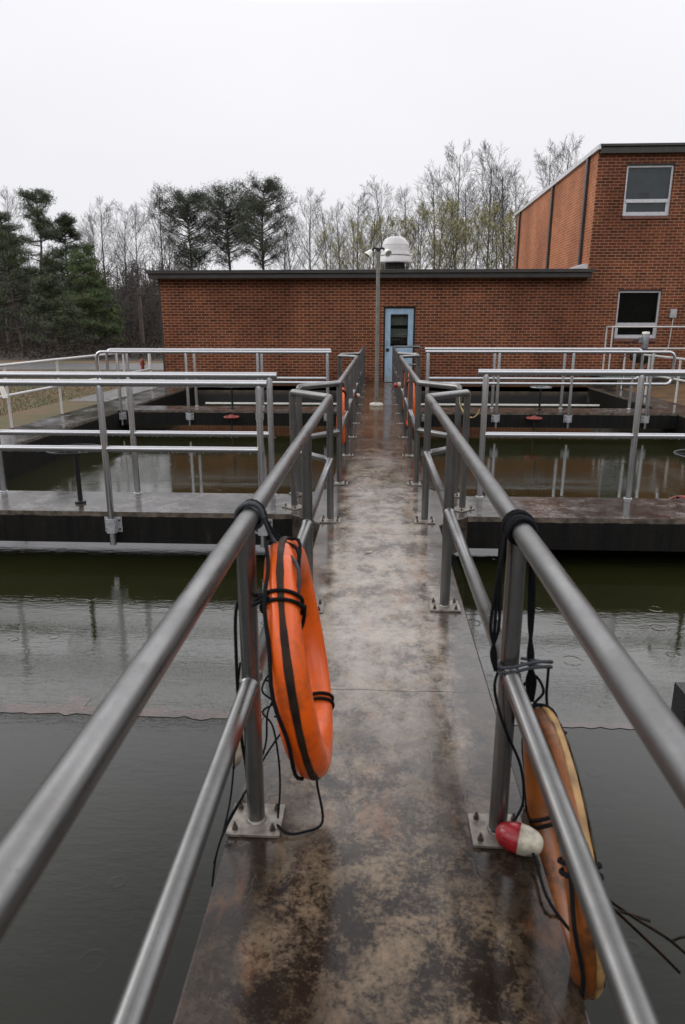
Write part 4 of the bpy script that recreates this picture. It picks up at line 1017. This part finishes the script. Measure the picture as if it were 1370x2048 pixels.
for i, (px, py, lab) in enumerate(bud_list):
    g = random.Random(50 + i); y = 46 + (i * 7) % 11; h = top_h(py, y) - GZ
    make_tree('budding_tree', BUD[i % 3], lab, 'tree', 'budding trees behind the low roof', (on_y(px, 500, y).x, y, GZ), h / 9.8, g.uniform(0, 6))
for i, (px, py, y, wd, lab) in enumerate([(383, 395, 62, 5.6, 'leftmost of the three dark pines above the low roof'), (462, 380, 64, 5.2, 'middle of the three dark pines above the low roof'), (524, 371, 60, 5.4, 'rightmost and tallest of the three dark pines above the low roof')]):
    h = top_h(py, y) - GZ; bt, bc = pine_mesh(300 + i, h, h * .50, wd * .98, 120, 95, .20, .016)
    t = make_tree('pine_tree', (('trunk', mesh_of(bt, M['pinebark'], 'trunk')), ('crown', mesh_of(bc, M['needle_far'], 'crown'))), lab, 'tree', 'tall pines behind the low roof', (on_y(px, 500, y).x, y, GZ))
for i, (px, py, y, wd, mt, lab) in enumerate([(72, 380, 40, 5.0, 'needle', 'tallest dense pine at the far left'), (-5, 425, 43, 4.6, 'needle', 'dense pine cut by the left edge of the photo'), (128, 432, 42, 3.8, 'needle', 'dense pine right behind the tallest left pine'), (152, 492, 39, 3.8, 'needle_light', 'lower lighter green pine with drooping boughs'),
        (25, 470, 38, 4.4, 'needle', 'low dark pine in front of the tallest left pine'), (188, 548, 40, 3.0, 'needle_light', 'small light green pine nearest the bare trees'), (95, 560, 36, 3.6, 'needle', 'small dark pine at the foot of the left pines')]):
    h = top_h(py, y) - GZ; bt, bc = pine_mesh(400 + i, h, h * (.30 if h > 7.5 else .12), wd, 52, 80, .17, .014, .15 if mt == 'needle_light' else 0)
    make_tree('pine_tree', (('trunk', mesh_of(bt, M['pinebark'], 'trunk')), ('crown', mesh_of(bc, M[mt], 'crown'))), lab, 'tree', 'dense pines at the left', (on_y(px, 500, y).x, y, GZ))
# the far wood that reads as one mass
g = random.Random(9); b = MB()
for i in range(900):
    y = g.uniform(46, 92); x = on_y(g.uniform(-60, 420), 600, y).x; h = g.uniform(2.5, 6.5) * (y / 60)
    p = Vector((x, y, GZ)); d = Vector((g.uniform(-.1, .1), 0, 1)); q = p + d * h; seg(b, p, q, .05, .02)
    for _ in range(14):
        u = g.random(); c = p.lerp(q, .15 + .85 * u); e = c + (rvec(g) + Vector((0, 0, .5))) * g.uniform(.5, 1.5); seg(b, c, e, .022, .01)
        for _ in range(3):
            c2 = c.lerp(e, g.uniform(.3, 1)); seg(b, c2, c2 + rvec(g) * g.uniform(.3, .8), .016, .008)
o = b.build('far_wood', M['bark'], smooth=False); struct(o, 'stuff')
b = MB()
for i in range(26000):
    y = g.uniform(34, 60); x = on_y(g.uniform(-80, 420), 700, y).x; z = GZ + abs(g.gauss(0, .45)) * (1 + (y - 34) / 14)
    c = Vector((x, y, z)); u = rvec(g) * .13; v = rvec(g) * .07; b.add([c, c + u, c + u * .9 + v], [(0, 1, 2)])
o = b.build('undergrowth', M['litter'], smooth=False); struct(o, 'stuff')
# low wooded rise behind everything
b = MB(); N = 60
for i in range(N + 1):
    x = -160 + 320 * i / N
    for y, z in ((85, GZ), (100, 4.5 + 1.6 * math.sin(i * 1.3) + g.random()), (130, 7 + math.sin(i * .7)), (200, 6)): b.v.append((x, y, z))
for i in range(N):
    for k in range(3): b.f.append((i * 4 + k, i * 4 + 4 + k, i * 4 + 5 + k, i * 4 + k + 1)); b.m.append(0)
struct(b.build('hill', M['litter']))
b = MB(); g = random.Random(4); N = 90  # unseen wooded ring behind the camera, added for dark reflections in glass and posts
for i in range(N + 1):
    a = PI * .93 + (PI * 1.14) * i / N
    for rr, z in ((70, GZ), (76, 9 + 3 * g.random() + 2 * math.sin(i * .9)), (110, 14 + 2 * math.sin(i * .5)), (190, 10)): b.v.append((rr * math.cos(a), rr * math.sin(a), z))
for i in range(N):
    for k in range(3): b.f.append((i * 4 + k, i * 4 + 4 + k, i * 4 + 5 + k, i * 4 + k + 1)); b.m.append(0)
struct(b.build('hill', M['litter']))
# short grass on the lawn at the left
M['grass'] = leafm('winter_grass', (.11, .075, .025), (.06, .085, .02))
b = MB()
for i in range(26000):
    y = 11 + 15 * g.random() ** 1.1; x = -7.2 - g.random() * (y * .35); c = Vector((x, y, GZ)); a = g.uniform(0, PI); s_ = g.uniform(.006, .012)
    u = Vector((math.cos(a), math.sin(a), 0)) * s_; b.add([c - u, c + u, c + Vector((g.uniform(-.02, .02), g.uniform(-.02, .02), g.uniform(.015, .045)))], [(0, 1, 2)])
struct(b.build('grass', M['grass'], smooth=False), 'stuff')
